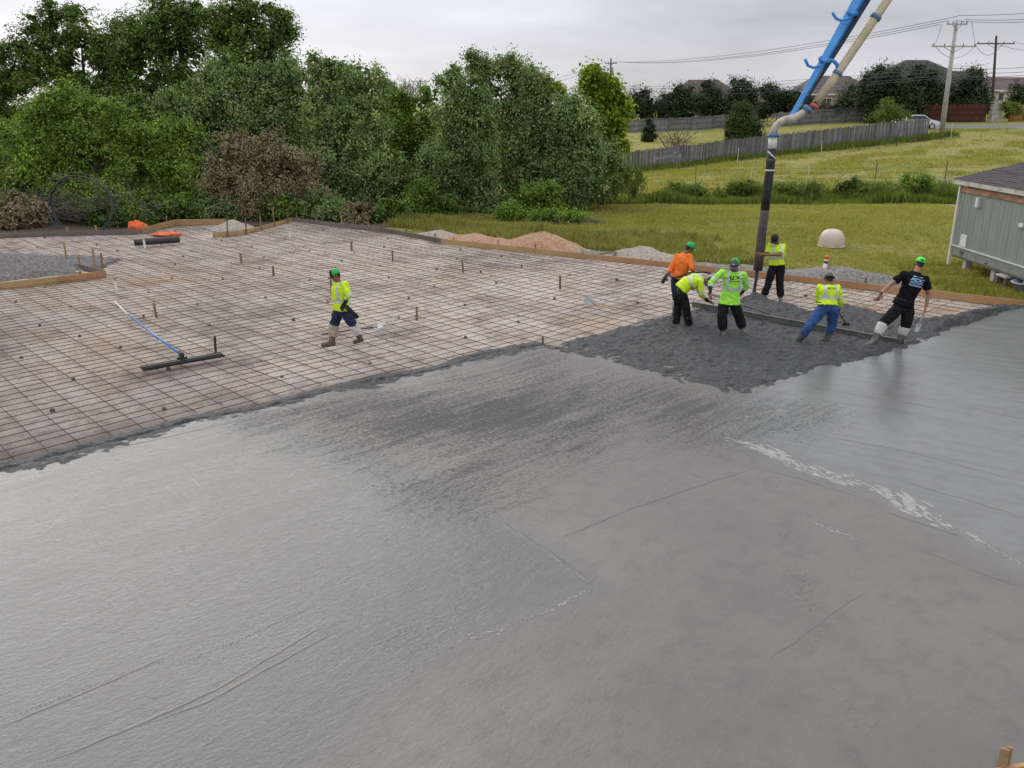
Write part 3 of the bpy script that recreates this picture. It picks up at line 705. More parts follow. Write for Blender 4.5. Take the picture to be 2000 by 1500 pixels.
for (fx, fy), (tx, ty), mk, lab, w in STK:
    a = at(fx, fy, BASE_Z); b = P(tx, ty, a.y + 0.02); d = (b - a)
    m = MB(); q = a - d.normalized() * .12
    m.beam(q, q + d.normalized() * .1, .01, .01, (0, 1, 0), w, w * .6); m.beam(q + d.normalized() * .1, b, w, w * .6, (0, 1, 0))
    tag(m.build('grade_stake', M[mk], None, bevel=.004), lab, 'stake', 'grade stakes in the rebar field')

# ------------------------------------------------------------------ formwork
def formwork(label, pts, mats, ztop=0.03, height=0.15, thick=0.038, blen=3.6, stakes=1.2, side=1, stake_h=.12, loc=None):
    root = empty('formwork', (pts[0][0], pts[0][1], BASE_Z), label, 'formwork')
    L_acc = 0.0
    for si, (a, b) in enumerate(zip(pts[:-1], pts[1:])):
        a, b = Vector((a[0], a[1], 0)), Vector((b[0], b[1], 0)); L = (b - a).length
        n = max(1, round(L / blen)); d = (b - a) / L; s = Vector((-d.y, d.x, 0)) * side
        for k in range(n):
            p, q = a + d * (L * k / n + (.004 if k else 0)), a + d * (L * (k + 1) / n)
            m = MB(); zz = ztop - height / 2 + random.uniform(-.008, .008)
            m.beam(p + Vector((0, 0, zz)), q + Vector((0, 0, zz + random.uniform(-.008, .008))), thick, height)
            m.build('board', M[mats[(si + k) % len(mats)]], root, bevel=.004)
        if stakes:
            x = stakes * .4
            while x < L:
                p = a + d * x + s * (thick / 2 + .024); h = stake_h * random.uniform(.5, 1.5); tl = Vector((random.uniform(-.05, .05), random.uniform(-.05, .05), 0))
                m = MB(); m.beam(p + Vector((0, 0, -.32)), p + Vector((0, 0, ztop + h)) + tl, .045, .045, (0, 1, 0))
                m.build('stake', M[random.choice(['stakewood', 'pine', 'greywood'])], root, bevel=.004); x += stakes * random.uniform(.8, 1.2)
    return root
formwork('long reddish pine form boards between the rebar and the grass', [v2(2012, 590, .03), v2(1400, 523, .03)], ['redpine'], .05, .19, side=-1, stakes=2.6, blen=4.2)
formwork('tan form boards behind the orange shirted worker along the gravel heaps', [v2(1396, 522.5, .03), v2(1175, 500, .03), v2(862, 467, .03)], ['redpine', 'pine', 'pine'], .05, .18, side=-1, stakes=1.7)
formwork('weathered grey form boards in front of the tall green weeds', [v2(866, 469), v2(740, 446), v2(572, 427)], ['greywood'], .04, .17, side=-1, stakes=1.5, stake_h=.22)
formwork('curved tan form boards at the far corner beside the small rubble heap', [v2(570, 428), v2(545, 435), v2(520, 441.5), v2(495, 448), v2(465, 453), v2(415, 457)], ['pine'], .06, .2, side=1, stakes=1.1, stake_h=.45, blen=2)
formwork('tan form boards making the notch under the dark trees', [v2(440, 433), v2(342, 434), v2(278, 451)], ['pine'], .12, .26, side=-1, stakes=1.6, stake_h=.16, blen=5)
formwork('grey form boards in front of the brush pile', [v2(276, 451), v2(130, 455), v2(0, 459), (-24, 32)], ['greywood', 'greywood', 'pine', 'greywood'], .05, .22, side=-1, stakes=1.1, stake_h=.14, blen=2.5)
formwork('tan form boards along the near side of the grey gravel heap', [v2(207, 533), v2(110, 545), v2(0, 557), (-19, 19.2)], ['redpine', 'pine'], .07, .21, side=-1, stakes=1.6, stake_h=.1)
formwork('grey form boards with tall stakes on the far side of the gravel heap', [v2(205, 531), v2(165, 521), v2(112, 512)], ['greywood'], .05, .18, side=-1, stakes=.62, stake_h=.42, blen=3)
b_ = MB(); b_.beam(at(148, 530, .05), at(178, 535, .03), .14, .03); tag(b_.build('scrap_board', M['pine'], bevel=.004), 'short scrap board lying on the gravel inside the left forms', 'board')
b_ = MB(); b_.beam(at(1172, 496, .02), at(1204, 492, .06), .16, .03); tag(b_.build('scrap_board', M['greywood'], bevel=.004), 'loose scrap board on the gravel beyond the tan form', 'board')
# near edge form and its stake
formwork('form board along the near edge of the slab', [(13.2, 6.115), (3.86, 5.118), (3.2, 4.966), (-6, 4.56)], ['redpine'], .012, .18, side=-1, stakes=0)
a = at(1952, 1500, 0.0); m = MB(); tp = P(1963, 1462, a.y + .03)
m.beam(Vector((a.x, a.y - .05, -.25)), tp, .062, .038, (.5, .7, 0)); m.beam(Vector((a.x + .045, a.y - .0, -.25)), tp + Vector((.045, .012, .004)), .04, .036, (.5, .7, 0))
tag(m.build('form_stake', M['pine'], bevel=.003), 'yellow pine stake at the bottom right edge of the slab', 'stake')

# ------------------------------------------------------------------ gravel heaps
def heap(label, c, rx, ry, h, mat, rot=0.0, seed=0, z0=-.2, name='gravel_pile', peaks=1):
    nx, ny = int(rx * 2 / .09) + 6, int(ry * 2 / .09) + 6
    nx, ny = min(nx, 80), min(ny, 60)
    u, v = np.meshgrid(np.linspace(-1.15, 1.15, nx), np.linspace(-1.15, 1.15, ny)); u, v = u.ravel(), v.ravel()
    r = np.hypot(u, v) * (1 + .5 * fbm(u * 1.6 + seed, v * 1.6, seed)); z = np.clip(1 - r, 0, 1) ** .85
    if peaks > 1: z = z * (.72 + .9 * (vnoise(u * peaks + seed * 3.3, v * 1.2, seed) - .25))
    x, y = u * rx, v * ry; ca, sa = math.cos(rot), math.sin(rot); X, Y = c[0] + x * ca - y * sa, c[1] + x * sa + y * ca
    Z = z0 + h * z + np.where(z > 0, .035 * fbm(X * 9, Y * 9, seed, 3) * 2 + .05 * fbm(X * 3, Y * 3, seed + 2, 2), -.06)
    o = link(name, np_mesh(name, np.stack([X, Y, Z], 1), grid_faces(nx, ny), mat, smooth=True)); tag(o, label, 'gravel'); return o
def gravelmat(name, a, b, cdark, scale=24):
    t = NT(name); n = t.noise(scale, 4, .75); n2 = t.noise(1.6, 4, .6); vo = t.n.new('ShaderNodeTexVoronoi'); vo.inputs['Scale'].default_value = 15; t.L(t.pos, vo.inputs['Vector'])
    c = t.mix(t.ramp(n, [(0.35, 0), (0.65, 1)]), a, b); c = t.mix(t.ramp(n2, [(0.4, 0), (0.7, .6)]), c, cdark)
    vb = t.n.new('ShaderNodeRGBToBW'); t.L(vo.outputs['Color'], vb.inputs[0]); c = t.mix(.45, c, vb.outputs[0], 'SOFT_LIGHT'); bw = t.n.new('ShaderNodeHueSaturation'); bw.inputs['Saturation'].default_value = .9; t.L(c, bw.inputs['Color'])
    t.set(Base_Color=bw.outputs[0], Roughness=.95, Specular_IOR_Level=.15); t.bump(t.math('ADD', n, vo.outputs['Distance']), .9, .05); return t.m
M['gravel_pale'] = gravelmat('pale_gravel', (0.34, 0.29, 0.25), (0.58, 0.51, 0.45), (0.40, 0.32, 0.25))
M['gravel_grey'] = gravelmat('grey_gravel', (0.17, 0.155, 0.15), (0.42, 0.39, 0.365), (0.24, 0.21, 0.20))
M['gravel_rust'] = gravelmat('rust_gravel', (0.42, 0.24, 0.14), (0.58, 0.38, 0.25), (0.46, 0.22, 0.11))
M['gravel_dark'] = gravelmat('dark_gravel', (0.12, 0.115, 0.115), (0.33, 0.31, 0.30), (0.17, 0.15, 0.15))
def hp(px, py): p = at(px, py, -.2); return (p.x, p.y)
RA = math.radians(-33.6)
heap('grey gravel heap inside the timber forms at far left', (at(-40, 533, -.1).x, at(-40, 533, -.1).y), 4.1, 1.5, .62, M['gravel_dark'], .55, 3, -.12)
heap('pale gravel heap with a sharp peak left of the orange shirted worker', hp(1262, 509), 1.65, .8, .62, M['gravel_pale'], RA, 5, peaks=2)
heap('grey stony gravel heap under the orange capped pipe', hp(1622, 549), 2.2, .8, .55, M['gravel_grey'], RA, 8, peaks=2)
heap('rust coloured gravel heap in the middle of the form line', hp(1062, 487), 1.9, .9, .66, M['gravel_rust'], RA, 12)
heap('long low tan gravel heap behind the tan form boards', hp(935, 475), 2.3, .8, .40, M['gravel_rust'], RA, 15, peaks=3)
heap('low pale gravel heap at the joint of grey and tan forms', hp(858, 464), 1.4, .7, .30, M['gravel_pale'], RA, 18)
heap('flat spill of grey stones in front of the hose handler', hp(1440, 530), 2.0, .7, .26, M['gravel_grey'], RA, 22, peaks=3)
heap('low strip of gravel beside the loose scrap board', hp(1140, 496), 2.0, .55, .16, M['gravel_grey'], RA, 25)
heap('small rubble heap inside the curved corner form', (at(455, 444, 0).x, at(455, 444, 0).y), 1.0, .9, .46, M['gravel_pale'], 0, 27, -.12)
heap('dark bare soil mound in the tall grass', (gpt(1110, 436).x, gpt(1110, 436).y), 2.3, .7, .42, simple('dark_soil', (0.055, 0.04, 0.03), .95, .5, 4, .6, 14), 0, 29, gpt(1110, 436).z - .05, 'soil_mound')

# ------------------------------------------------------------------ things lying about
def shovel(label, tip, neck, grip, zt, zn, zg, face=(0, 0, 1), bw=.24, bl=.29, handle='polewood'):
    a, n, g = at(*tip, zt), at(*neck, zn), at(*grip, zg)
    root = empty('shovel', a, label, 'shovel'); d = (n - a).normalized(); s = d.cross(Vector(face)).normalized(); u = s.cross(d)
    m = MB(); rows = []
    for i in range(7):
        k = i / 6; wd = bw / 2 * (0.82 if i == 0 else 1.0 if i < 5 else (.8 if i == 5 else .25)); dish = .03 * math.sin(math.pi * min(1, k * .9 + .1))
        for j in range(5):
            q = j / 4 * 2 - 1; rows.append(a + d * (bl * k) + s * (wd * q) - u * (dish * (1 - q * q)))
    fs = [(i * 5 + j, i * 5 + j + 1, (i + 1) * 5 + j + 1, (i + 1) * 5 + j) for i in range(6) for j in range(4)]
    m.add(rows, fs); o = m.build('blade', M['greymetal'], root, True); so = o.modifiers.new('thick', 'SOLIDIFY'); so.thickness = .004
    hs = a + d * (bl * .93)
    MB().tube([hs - d * .04, hs + d * .12], [.02, .018], 8).build('socket', M['greymetal'], root, True)
    MB().tube([hs + d * .08, hs.lerp(g, .5), g], .016, 8).build('handle', M[handle], root, True); return root
shovel('square shovel lying on the rebar behind the walking worker', (750, 634), (726, 640), (628, 653), .10, -.02, -.02, (0, -.5, 1), handle='darkmetal')
shovel('square shovel with a wooden handle lying on the rebar at centre right', (1141, 583), (1162, 594), (1205, 606), .10, -.02, -.03, (0, -.4, 1), handle='pine')

fl = empty('bull_float', at(355, 707, -.03), 'black bull float with a long blue and white pole lying on the rebar', 'bull float')
A_f, B_f = at(277, 719, 0), at(435, 692, 0); d = (B_f - A_f).normalized(); s = Vector((-d.y, d.x, 0))
m = MB(); sec = [(-.11, .055), (-.10, .02), (-.085, .0), (.085, .0), (.10, .02), (.11, .055), (.102, .055), (.08, .012), (-.08, .012), (-.102, .055)]
vs = [p + s * x + Vector((0, 0, z - .035)) for p in (A_f, B_f) for x, z in sec]; n = len(sec)
m.add(vs, [(i, (i + 1) % n, n + (i + 1) % n, n + i) for i in range(n)] + [tuple(range(n - 1, -1, -1)), tuple(range(n, 2 * n))])
m.beam(A_f + Vector((0, 0, 0.0)), B_f + Vector((0, 0, 0.0)), .03, .05)
m.build('blade', M['darkmetal'], fl)
c0 = at(356, 702, .0); br = MB(); br.box(c0 + Vector((0, 0, .03)), (.16, .12, .06)); br.lathe([(.035, -.03), (.045, 0), (.03, .05)], c0 + Vector((0, .02, .09)), 10); br.beam(c0 + Vector((-.02, 0, .05)), c0 + Vector((-.08, .1, .13)), .05, .05)
br.build('pivot_bracket', M['darkmetal'], fl, bevel=.006)
p0, p1, p2 = at(352, 692, .06), at(250, 614, .03), at(224, 589, .0)
MB().tube([p0, p0.lerp(p1, .5) + Vector((0, 0, -.01)), p1], .022, 10).build('pole', M['bluepole'], fl, True)
o = MB().tube([p1, p2], .018, 10).build('pole_end', M['whitepaint'], fl, True)

pp = MB(); a, b = at(263, 474, .06), at(350, 467, .06); pp.tube([a, b], .12, 16, False); pp.tube([b, a], .10, 16, False)
pr = pp.build('drain_pipe', M['blackpipe'], None, True); tag(pr, 'short black plastic pipe lying on the far rebar', 'pipe')
def lump(name, label, c, r, mat, cat, seed):
    m = MB(); m.ell((0, 0, 0), (r[0], 0, 0), (0, r[1], 0), (0, 0, r[2]), 26)
    vs = []
    for v in m.v:
        q = Vector(v); k = 1 + .35 * mnoise.noise(q * 5 + Vector((seed, 0, 0))) + .18 * mnoise.noise(q * 12); w = q * k; w.z = max(w.z, -r[2] * .55); vs.append(tuple(w + Vector(c)))
    m.v = vs; return tag(m.build(name, mat, None, True), label, cat)
c = P(263, 441, 34.6); lump('orange_sack', 'crumpled orange fabric sack behind the grey form boards, left one', c + Vector((0, 0, -.05)), (.30, .25, .26), M['orange_cloth'], 'sack', 3)
c = P(279, 444, 34.3); lump('orange_sack', 'rounded orange fabric sack touching the notch form, right one', c + Vector((0, 0, -.03)), (.24, .22, .22), M['orange_cloth'], 'sack', 9)
c = at(327, 457, -.06); lump('orange_sheet', 'flat orange cloth lying on the rebar beside the black pipe', c, (.55, .35, .07), M['orange_cloth'], 'cloth', 5)
M['coilplastic'] = simple('grey_black_plastic', (.06, .06, .062), .45, .2, 4)
cl = empty('pipe_coil', P(150, 440, 35.3), 'loose standing coil of black plastic pipe in the brush at left', 'pipe coil')
for k, (dx, rr, ry, dy) in enumerate(((0, 1.40, 1.32, 0), (.10, 1.28, 1.24, .12), (.14, 1.34, 1.26, .25), (-.06, 1.20, 1.18, .18))):
    c = P(153, 404, 35.3 + dy) + Vector((dx, 0, .05 - .03 * k))
    MB().tube([c + Vector((rr * math.cos(q), .18 * math.sin(q * 2 + k), ry * math.sin(q))) for q in np.linspace(0, 2 * math.pi, 40)], .024, 6, False).build('loop', M['coilplastic'], cl, True)

# concrete screed
scr = empty('screed_board', at(1557, 637, 0), 'long grey screed board laid across the fresh concrete', 'screed board')
a, b = at(1352, 594, .10), at(1762, 669, .075)
m = MB(); m.beam(a, b, .045, .13); m.beam(a + Vector((0, .0, .055)), b + Vector((0, 0, .055)), .07, .02); m.build('beam', simple('screed_metal', (0.15, 0.155, 0.14), .5, .35, 5, metallic=.3), scr, bevel=.004)
m = MB(); m.beam(b + (b - a).normalized() * .004, b + (b - a).normalized() * .02, .09, .15); m.build('end_cap', M['darkmetal'], scr, bevel=.003)

# marker pipe and riser dome in the grass
mk = empty('capped_pipe', at(1613, 528, .2), 'white pipe with an orange cap standing on the grey gravel heap', 'pipe')
p = P(1612, 520, at(1622, 549, -.2).y + .1); q = p + Vector((.02, 0, .30)) ; p = p - Vector((.03, 0, .25))
MB().tube([p, p.lerp(q, .62)], .055, 14).build('pipe', M['whitepaint'], mk, True); MB().tube([p.lerp(q, .62), p.lerp(q, .72)], .06, 14).build('band', M['darkmetal'], mk, True)
MB().tube([p.lerp(q, .72), p.lerp(q, .86)], .058, 14).build('collar', M['whitepaint'], mk, True)
MB().tube([p.lerp(q, .86), q, q + (q - p) * .02], [.066, .066, .04], 14).build('cap', M['orange_cloth'], mk, True)
g = gpt(1623, 482); dome = empty('tank_dome', g, 'smooth tan bell shaped dome standing alone in the grass', 'dome'); W = 24.5 / pxm(g.y); Hh = 35 / pxm(g.y) * .98
prof = [(W * math.cos(k / 14 * math.pi / 2) ** .62, .05 + (Hh - .05) * math.sin(k / 14 * math.pi / 2) ** .9) for k in range(14)] + [(.005, Hh)]
MB().lathe([(W * 1.0, .03)] + prof, g, 36).build('shell', M['tan_plastic'], dome, True)
MB().lathe([(W * 1.05, .02), (W * 1.05, .05), (W * .98, .055)], g, 36).build('rim', M['tan_plastic'], dome, True)
MB().lathe([(W * .9, -.1), (W * .9, .03)], g, 24).build('base_ring', M['darkmetal'], dome)

# ------------------------------------------------------------------ concrete pump boom and hose
YB = 21.25
bm = empty('concrete_pump_boom', (at(1472, 582).x, YB, 0), 'blue pump boom with cream pipe and black hose discharging concrete', 'pump boom')
def PB(px, py, dy=0.0): return P(px, py, YB + dy)
A0, A1 = PB(1543, 236), PB(1743, -110)
arm = MB(); d = (A1 - A0); up = Vector((-.75, 1, .35))
arm.beam(A0, A0 + d * .55, .10, .12, up, .19, .22); arm.beam(A0 + d * .55, A1, .19, .22, up, .26, .28)
arm_o = arm.build('boom_arm', M['bluepaint'], bm, bevel=.012)
lr = Vector((.86, 0, -.5)); M['arm_shade'] = simple('arm_shade_navy', (0.012, 0.028, 0.075), .5, .3, 4)  # navy colour painted in for the shade on the arm's lower right side
MB().beam(A0 + d * .02 + lr * .055, A0 + d * .5 + lr * .12, .05, .12, (0, 1, 0), .10, .22).beam(A0 + d * .5 + lr * .12, A1 + lr * .17, .10, .22, (0, 1, 0), .12, .28).build('arm_shade_beam', M['arm_shade'], arm_o, bevel=.01)  # added beam, dark to stand in for the arm's shaded lower right face
pl = MB(); pl.beam(A0 + d * .015 + Vector((0, -.02, 0)), A0 + d * .36, .03, .30, up); 
fr = d.normalized(); sd = fr.cross(up).normalized()
def armpt(k, side): return A0 + d * k + sd * side
pl = MB()
uu = sd.cross(fr); M['scar'] = simple('worn_paint', (0.42, 0.42, 0.36), .6, .4, 9)
for k in (.05, .085, .15, .175, .24, .262, .285): MB().beam(armpt(k, 0) + uu * (-.064 - k * .075) + sd * random.uniform(-.04, .03), armpt(k + random.uniform(.012, .03), 0) + uu * (-.065 - k * .075) + sd * random.uniform(-.04, .03), random.uniform(.03, .07), .012, up).build('worn_paint_patch', M['scar'], arm_o)
pipe = [PB(1596, 199, -.1), PB(1628, 155, -.1), PB(1715, 27, -.1), PB(1800, -100, -.1)]
MB().tube(pipe, .10, 18).build('delivery_pipe', M['cream'], bm, True)
rp = MB(); rp.tube([PB(1588, 211, -.1), PB(1593, 204, -.1)], .103, 18); rp.build('red_band', simple('faded_red_paint', (0.42, 0.10, 0.07), .6, .5, 8), bm, True)
def clamp(p, q, r): MB().tube([p, q], r, 18).build('clamp', M['clampmetal'], bm, True)
M['clampmetal'] = simple('clamp_blue_grey', (0.10, 0.20, 0.36), .5, .3, 8, metallic=.2)
clamp(PB(1574, 217, -.1), PB(1580, 210, -.1), .135); clamp(PB(1708, 37, -.1), PB(1713, 30, -.1), .128); clamp(PB(1634, 146, -.1), PB(1638, 140, -.1), .118)
el = [PB(1580, 210, -.1), PB(1567, 221, -.1), PB(1552, 230, -.1), PB(1536, 233, -.06), PB(1523, 239, 0), PB(1514, 249, 0), PB(1510.5, 262, 0)]
MB().tube(el, .088, 16).build('elbow', simple('worn_white_pipe', (0.50, 0.46, 0.40), .6, .35, 6), bm, True)
clamp(PB(1510.5, 261), PB(1510, 267), .145)
MB().tube([PB(1510, 266), PB(1508, 291)], .105, 16).build('hose_end_fitting', M['whitepaint'], bm, True)
hs = [PB(1508, 290), PB(1505, 320), PB(1500, 360), PB(1494, 410), PB(1488, 455), PB(1484, 495), PB(1480, 528)]
MB().tube(hs[:4], .108, 18).build('delivery_hose', M['rubber'], bm, True)
lo = MB().tube(hs[3:], [.109, .112, .115, .112], 18).build('lower_hose', M['hosegrime'], bm, True)
MB().tube([PB(1503.5, 331), PB(1503.2, 334)], .113, 16).build('tape_band', M['whitepaint'], bm, True); MB().tube([PB(1505.5, 310), PB(1504.8, 317)], .113, 16).build('tape_band', M['hosegrime'], bm, True)
MB().tube([PB(1500, 296, -.13), PB(1507, 303, -.13), PB(1515, 310, -.12)], .018, 8).build('safety_strap', M['whitepaint'], bm, True)
st = [PB(1479, 524), PB(1477, 545), PB(1473.5, 565), PB(1471, 583)]
MB().tube(st, [.045, .042, .04, .055], 10).build('concrete_stream', M['unstruck'], bm, True)
for (ax, ay), (hx, hy) in (((1612, 120), (1572, 115)), ((1667, 28), (1626, 24))):
    hk = MB(); hk.tube([PB(ax + 6, ay - 2, -.12), PB(ax - 6, ay, -.22)], .06, 12)
    hk.tube([PB(ax - 2, ay + 2, -.2), PB(ax - 12, ay + 9, -.2), PB(ax - 24, ay + 12, -.2), PB(ax - 34, ay + 8, -.2), PB(hx + 3, hy + 6, -.2), PB(hx, hy, -.2)], .034, 10); hk.tube([PB(ax - 8, ay + 4, -.2), PB(ax - 12, ay - 6, -.2), PB(ax - 8, ay - 10, -.2)], .03, 8)
    hk.build('hook', M['bluepaint'], bm, True)
MB().tube([PB(1618, 117, -.1), PB(1628, 119, -.1), PB(1635, 126, -.1), PB(1637, 141, -.1)], .045, 10).build('pipe_bracket', M['bluepaint'], bm, True)
# ------------------------------------------------------------------ people
def evald(mb, voxel, mat, ratio=0.0, smooth=4, fold=0.0, fscale=9.0, seed=0, floor=None):
    me = mb.mesh('tmp', mat); o = bpy.data.objects.new('tmp', me); COL.objects.link(o)
    r = o.modifiers.new('r', 'REMESH'); r.mode = 'VOXEL'; r.voxel_size = voxel
    if smooth:
        s = o.modifiers.new('s', 'SMOOTH'); s.iterations = smooth; s.factor = .5
    if ratio:
        d = o.modifiers.new('d', 'DECIMATE'); d.ratio = ratio
    bpy.context.view_layer.update(); dg = bpy.context.evaluated_depsgraph_get()
    out = bpy.data.meshes.new_from_object(o.evaluated_get(dg)); bpy.data.objects.remove(o); bpy.data.meshes.remove(me)
    if fold:
        n = len(out.vertices); co = np.empty(n * 3, np.float32); out.vertices.foreach_get('co', co); co = co.reshape(-1, 3)
        nm = np.empty(n * 3, np.float32); out.vertices.foreach_get('normal', nm); nm = nm.reshape(-1, 3)
        h = np.array([mnoise.noise(Vector((c[0] * fscale, c[1] * fscale, c[2] * fscale * .55 + c[0] * 5 + seed))) + .5 * mnoise.noise(Vector((c[0] * fscale * 2.3 + c[2] * 6, c[1] * fscale * 2.3, c[2] * fscale * 1.5 + seed))) for c in co.tolist()], np.float32)
        h = 1 - np.abs(h) * 2.2
        co += nm * (h * fold)[:, None]
        out.vertices.foreach_set('co', co.ravel())
    out.polygons.foreach_set('use_smooth', [True] * len(out.polygons)); out.materials.clear(); out.materials.append(mat); out.update()
    return out
def nrm(v): return Vector(v).normalized()
def limb(mb, pts, rs, n=14):
    for a, b, r0, r1 in zip(pts[:-1], pts[1:], rs[:-1], rs[1:]): mb.cap(a, b, r0, r1, n)
def hand(mb, wrist, tip_dir, palm_n, side, s=1.0, curl=.6):
    """palm, four fingers of unequal length with a bend, thumb from the side of the palm"""
    d = nrm(tip_dir); n = nrm(Vector(palm_n) - d * d.dot(Vector(palm_n))); x = d.cross(n) * side
    w = Vector(wrist); pc = w + d * .05 * s
    mb.ell(pc, x * .042 * s, n * .019 * s, d * .055 * s, 14)
    for k, (o, L) in enumerate(((-.030, .068), (-.010, .078), (.010, .074), (.029, .058))):
        a = w + d * .088 * s + x * o * s; d1 = nrm(d + n * curl * .55); d2 = nrm(d + n * curl * 1.7)
        b = a + d1 * L * .52 * s; c = b + d2 * L * .5 * s
        limb(mb, [a - d * .02, b, c], [.0098 * s, .0092 * s, .0078 * s], 8)
    a = w + d * .025 * s - x * .036 * s; b = a + nrm(d * .6 - x * .75 + n * .35) * .042 * s; c = b + nrm(d + n * .5 - x * .1) * .034 * s
    limb(mb, [a + x * .01, b, c], [.013 * s, .0115 * s, .0088 * s], 8)

def torso_rings(J, k=1.0, kz=1.0):
    pel, che, nek = J['pelvis'], J['chest'], J['neck']; hx = nrm(J['hipR'] - J['hipL']); sx = nrm(J['shR'] - J['shL'])
    wst = pel.lerp(che, .45) + J.get('bow', Vector((0, 0, 0)))
    sh = che.lerp(nek, .62)
    hw = (J['hipR'] - J['hipL']).length / 2; sw = (J['shR'] - J['shL']).length / 2
    seq = [(pel - (che - pel) * .22, hx, hw + .045, .105), (pel, hx, hw + .075, .130), (wst, (hx + sx) / 2, .148, .115), (pel.lerp(che, .75), sx, .165, .125), (che, sx, .178, .128), (che.lerp(nek, .4), sx, max(.165, sw * .92), .112), (sh, sx, sw * .72, .080), (nek.lerp(sh, .35), sx, .085, .068), (nek, sx, .06, .06)]
    out = []; cs = [q[0] for q in seq]
    for i, (c, ax, a, b) in enumerate(seq):
        t = nrm(cs[min(i + 1, len(cs) - 1)] - cs[max(i - 1, 0)]); ax = nrm(ax - t * ax.dot(t)); bx = t.cross(ax); out.append((c, ax * a * k, bx * b * k))
    return out

def person(label, J, cfg):
    """J: joints in metres (built from where they stand in the photograph); cfg: clothes and colours"""
    J = {k: Vector(v) for k, v in J.items()}; skin = M[cfg.get('skin', 'skin')]; S = cfg.get('s', 1.0)
    hd, face = J['head'], nrm(J['face']); upv = nrm(hd - J['neck']); face = nrm(face - upv * face.dot(upv) * .6); right = nrm(face.cross(upv)); upv = right.cross(face)
    b = MB()                                                   # the body: one continuous surface
    b.loft(torso_rings(J, .84)); b.cap(J['neck'] - upv * .03, hd - upv * .04 - face * .012, .058, .054)
    b.ell(hd + upv * .02 - face * .008, right * .074, face * .094, upv * .100, 20); b.ell(hd - upv * .055 + face * .022, right * .056, face * .066, upv * .062, 16)
    b.cap(hd + face * .088 + upv * .008, hd + face * .104 - upv * .026, .010, .015, 8)       # nose
    b.cap(hd + face * .076 - right * .02 - upv * .062, hd + face * .076 + right * .02 - upv * .062, .010, .010, 8)  # lips
    b.cap(hd + face * .080 - right * .036 + upv * .028, hd + face * .080 + right * .036 + upv * .028, .012, .012, 8)  # brow
    b.ell(hd - upv * .098 + face * .052, right * .028, face * .024, upv * .02, 10)            # chin
    for sgn in (-1, 1): b.ell(hd + right * .076 * sgn - upv * .012 - face * .01, right * .011, face * .02, upv * .032, 10)   # ears
    for sd in 'LR':
        limb(b, [J['sh' + sd], J['el' + sd], J['wr' + sd]], [.050 * S, .041 * S, .028 * S])
        limb(b, [J['hip' + sd], J['kn' + sd], J['an' + sd]], [.075 * S, .052 * S, .036 * S])
        b.cap(J['chest'].lerp(J['neck'], .35), J['sh' + sd], .070, .048)
        b.cap(J['pelvis'], J['hip' + sd], .085, .07)
        b.cap(J['an' + sd] - Vector((0, 0, .02)), J['an' + sd].lerp(J['to' + sd], .6) - Vector((0, 0, .01)), .028, .014)
        fw = nrm(J['wr' + sd] - J['el' + sd])
        hand(b, J['wr' + sd], J.get('hd' + sd, fw), J.get('pn' + sd, face), 1 if sd == 'R' else -1, S, cfg.get('curl' + sd, .6))
    me = evald(b, .0075, skin, .5, 2)
    root = link('person', me); tag(root, label, 'person')
    # eyes
    for sgn in (-1, 1): MB().ell(hd + face * .078 + right * .031 * sgn + upv * .008, right * .012, face * .010, upv * .009, 10).build('eye', M['hair'], root, True)
    # hair under the cap
    h = MB(); h.ell(hd + upv * .022 - face * .020, right * .078, face * .086, upv * .09, 20); h.ell(hd - upv * .035 - face * .060, right * .056, face * .030, upv * .042, 14); h.build('hair', M['hair'], root, True)
    # trousers
    tr = MB(); rg = torso_rings(J, 1.0); tr.loft([(c, a * .98, q * 1.0) for c, a, q in rg[:2]] + [(rg[1][0].lerp(rg[2][0], .45), rg[2][1] * 1.04, rg[2][2] * 1.02)])
    kl = cfg.get('knee_r', .082)
    for sd in 'LR':
        hip, kn, an = J['hip' + sd], J['kn' + sd], J['an' + sd]; end = kn.lerp(an, cfg.get('trouser_end', .93))
        limb(tr, [hip, hip.lerp(kn, .5), kn, kn.lerp(end, .5)], [.108 * S, .100 * S, kl * S, (kl - .004) * S])
        tr.tube([kn.lerp(end, .4), end], [(kl - .004) * S, (kl + cfg.get('flare', -.004)) * S], 16); tr.cap(J['pelvis'], hip, .115, .105)
    tm = evald(tr, .012, M[cfg['trousers']], 0, 3, .013, 7, len(label) % 50); link('trousers', tm, root)
    # shirt
    sh = MB(); low = cfg.get('hem', .10); rg2 = [(c, a * 1.15, q * 1.22) for c, a, q in rg]
    axis = nrm(J['chest'] - J['pelvis']); hemc = J['pelvis'] + axis * (-low)
    r1 = rg2[1]; hemring = (hemc, r1[1] * cfg.get('hem_k', 1.02), r1[2] * cfg.get('hem_k', 1.02))
    sh.loft(([hemring] + (rg2[1:8] if low > -.04 else rg2[2:8])) if low > -.15 else [hemring] + rg2[3:8])
    slv = cfg.get('sleeve', 1.0)                               # 0..1 upper arm, 1..2 forearm
    for sd in 'LR':
        s0, e0, w0 = J['sh' + sd], J['el' + sd], J['wr' + sd]; sh.cap(J['chest'].lerp(J['neck'], .30), s0, .085, .062)
        if slv <= 1.0:
            en = s0.lerp(e0, slv); sh.cap(s0, s0.lerp(e0, slv * .6), .062 * S, .064 * S); sh.tube([s0.lerp(e0, slv * .4), en], [.064 * S, .068 * S], 16)
        else:
            en = e0.lerp(w0, slv - 1); sh.cap(s0, e0, .062 * S, .057 * S); sh.cap(e0, e0.lerp(en, .5), .058 * S, .052 * S); sh.tube([e0.lerp(en, .4), en], [.054 * S, .047 * S], 16)
    sm = evald(sh, .011, M[cfg['shirt']], 0, 3, .014, 7.5, len(label) % 40 + 3); so = link('shirt', sm, root)
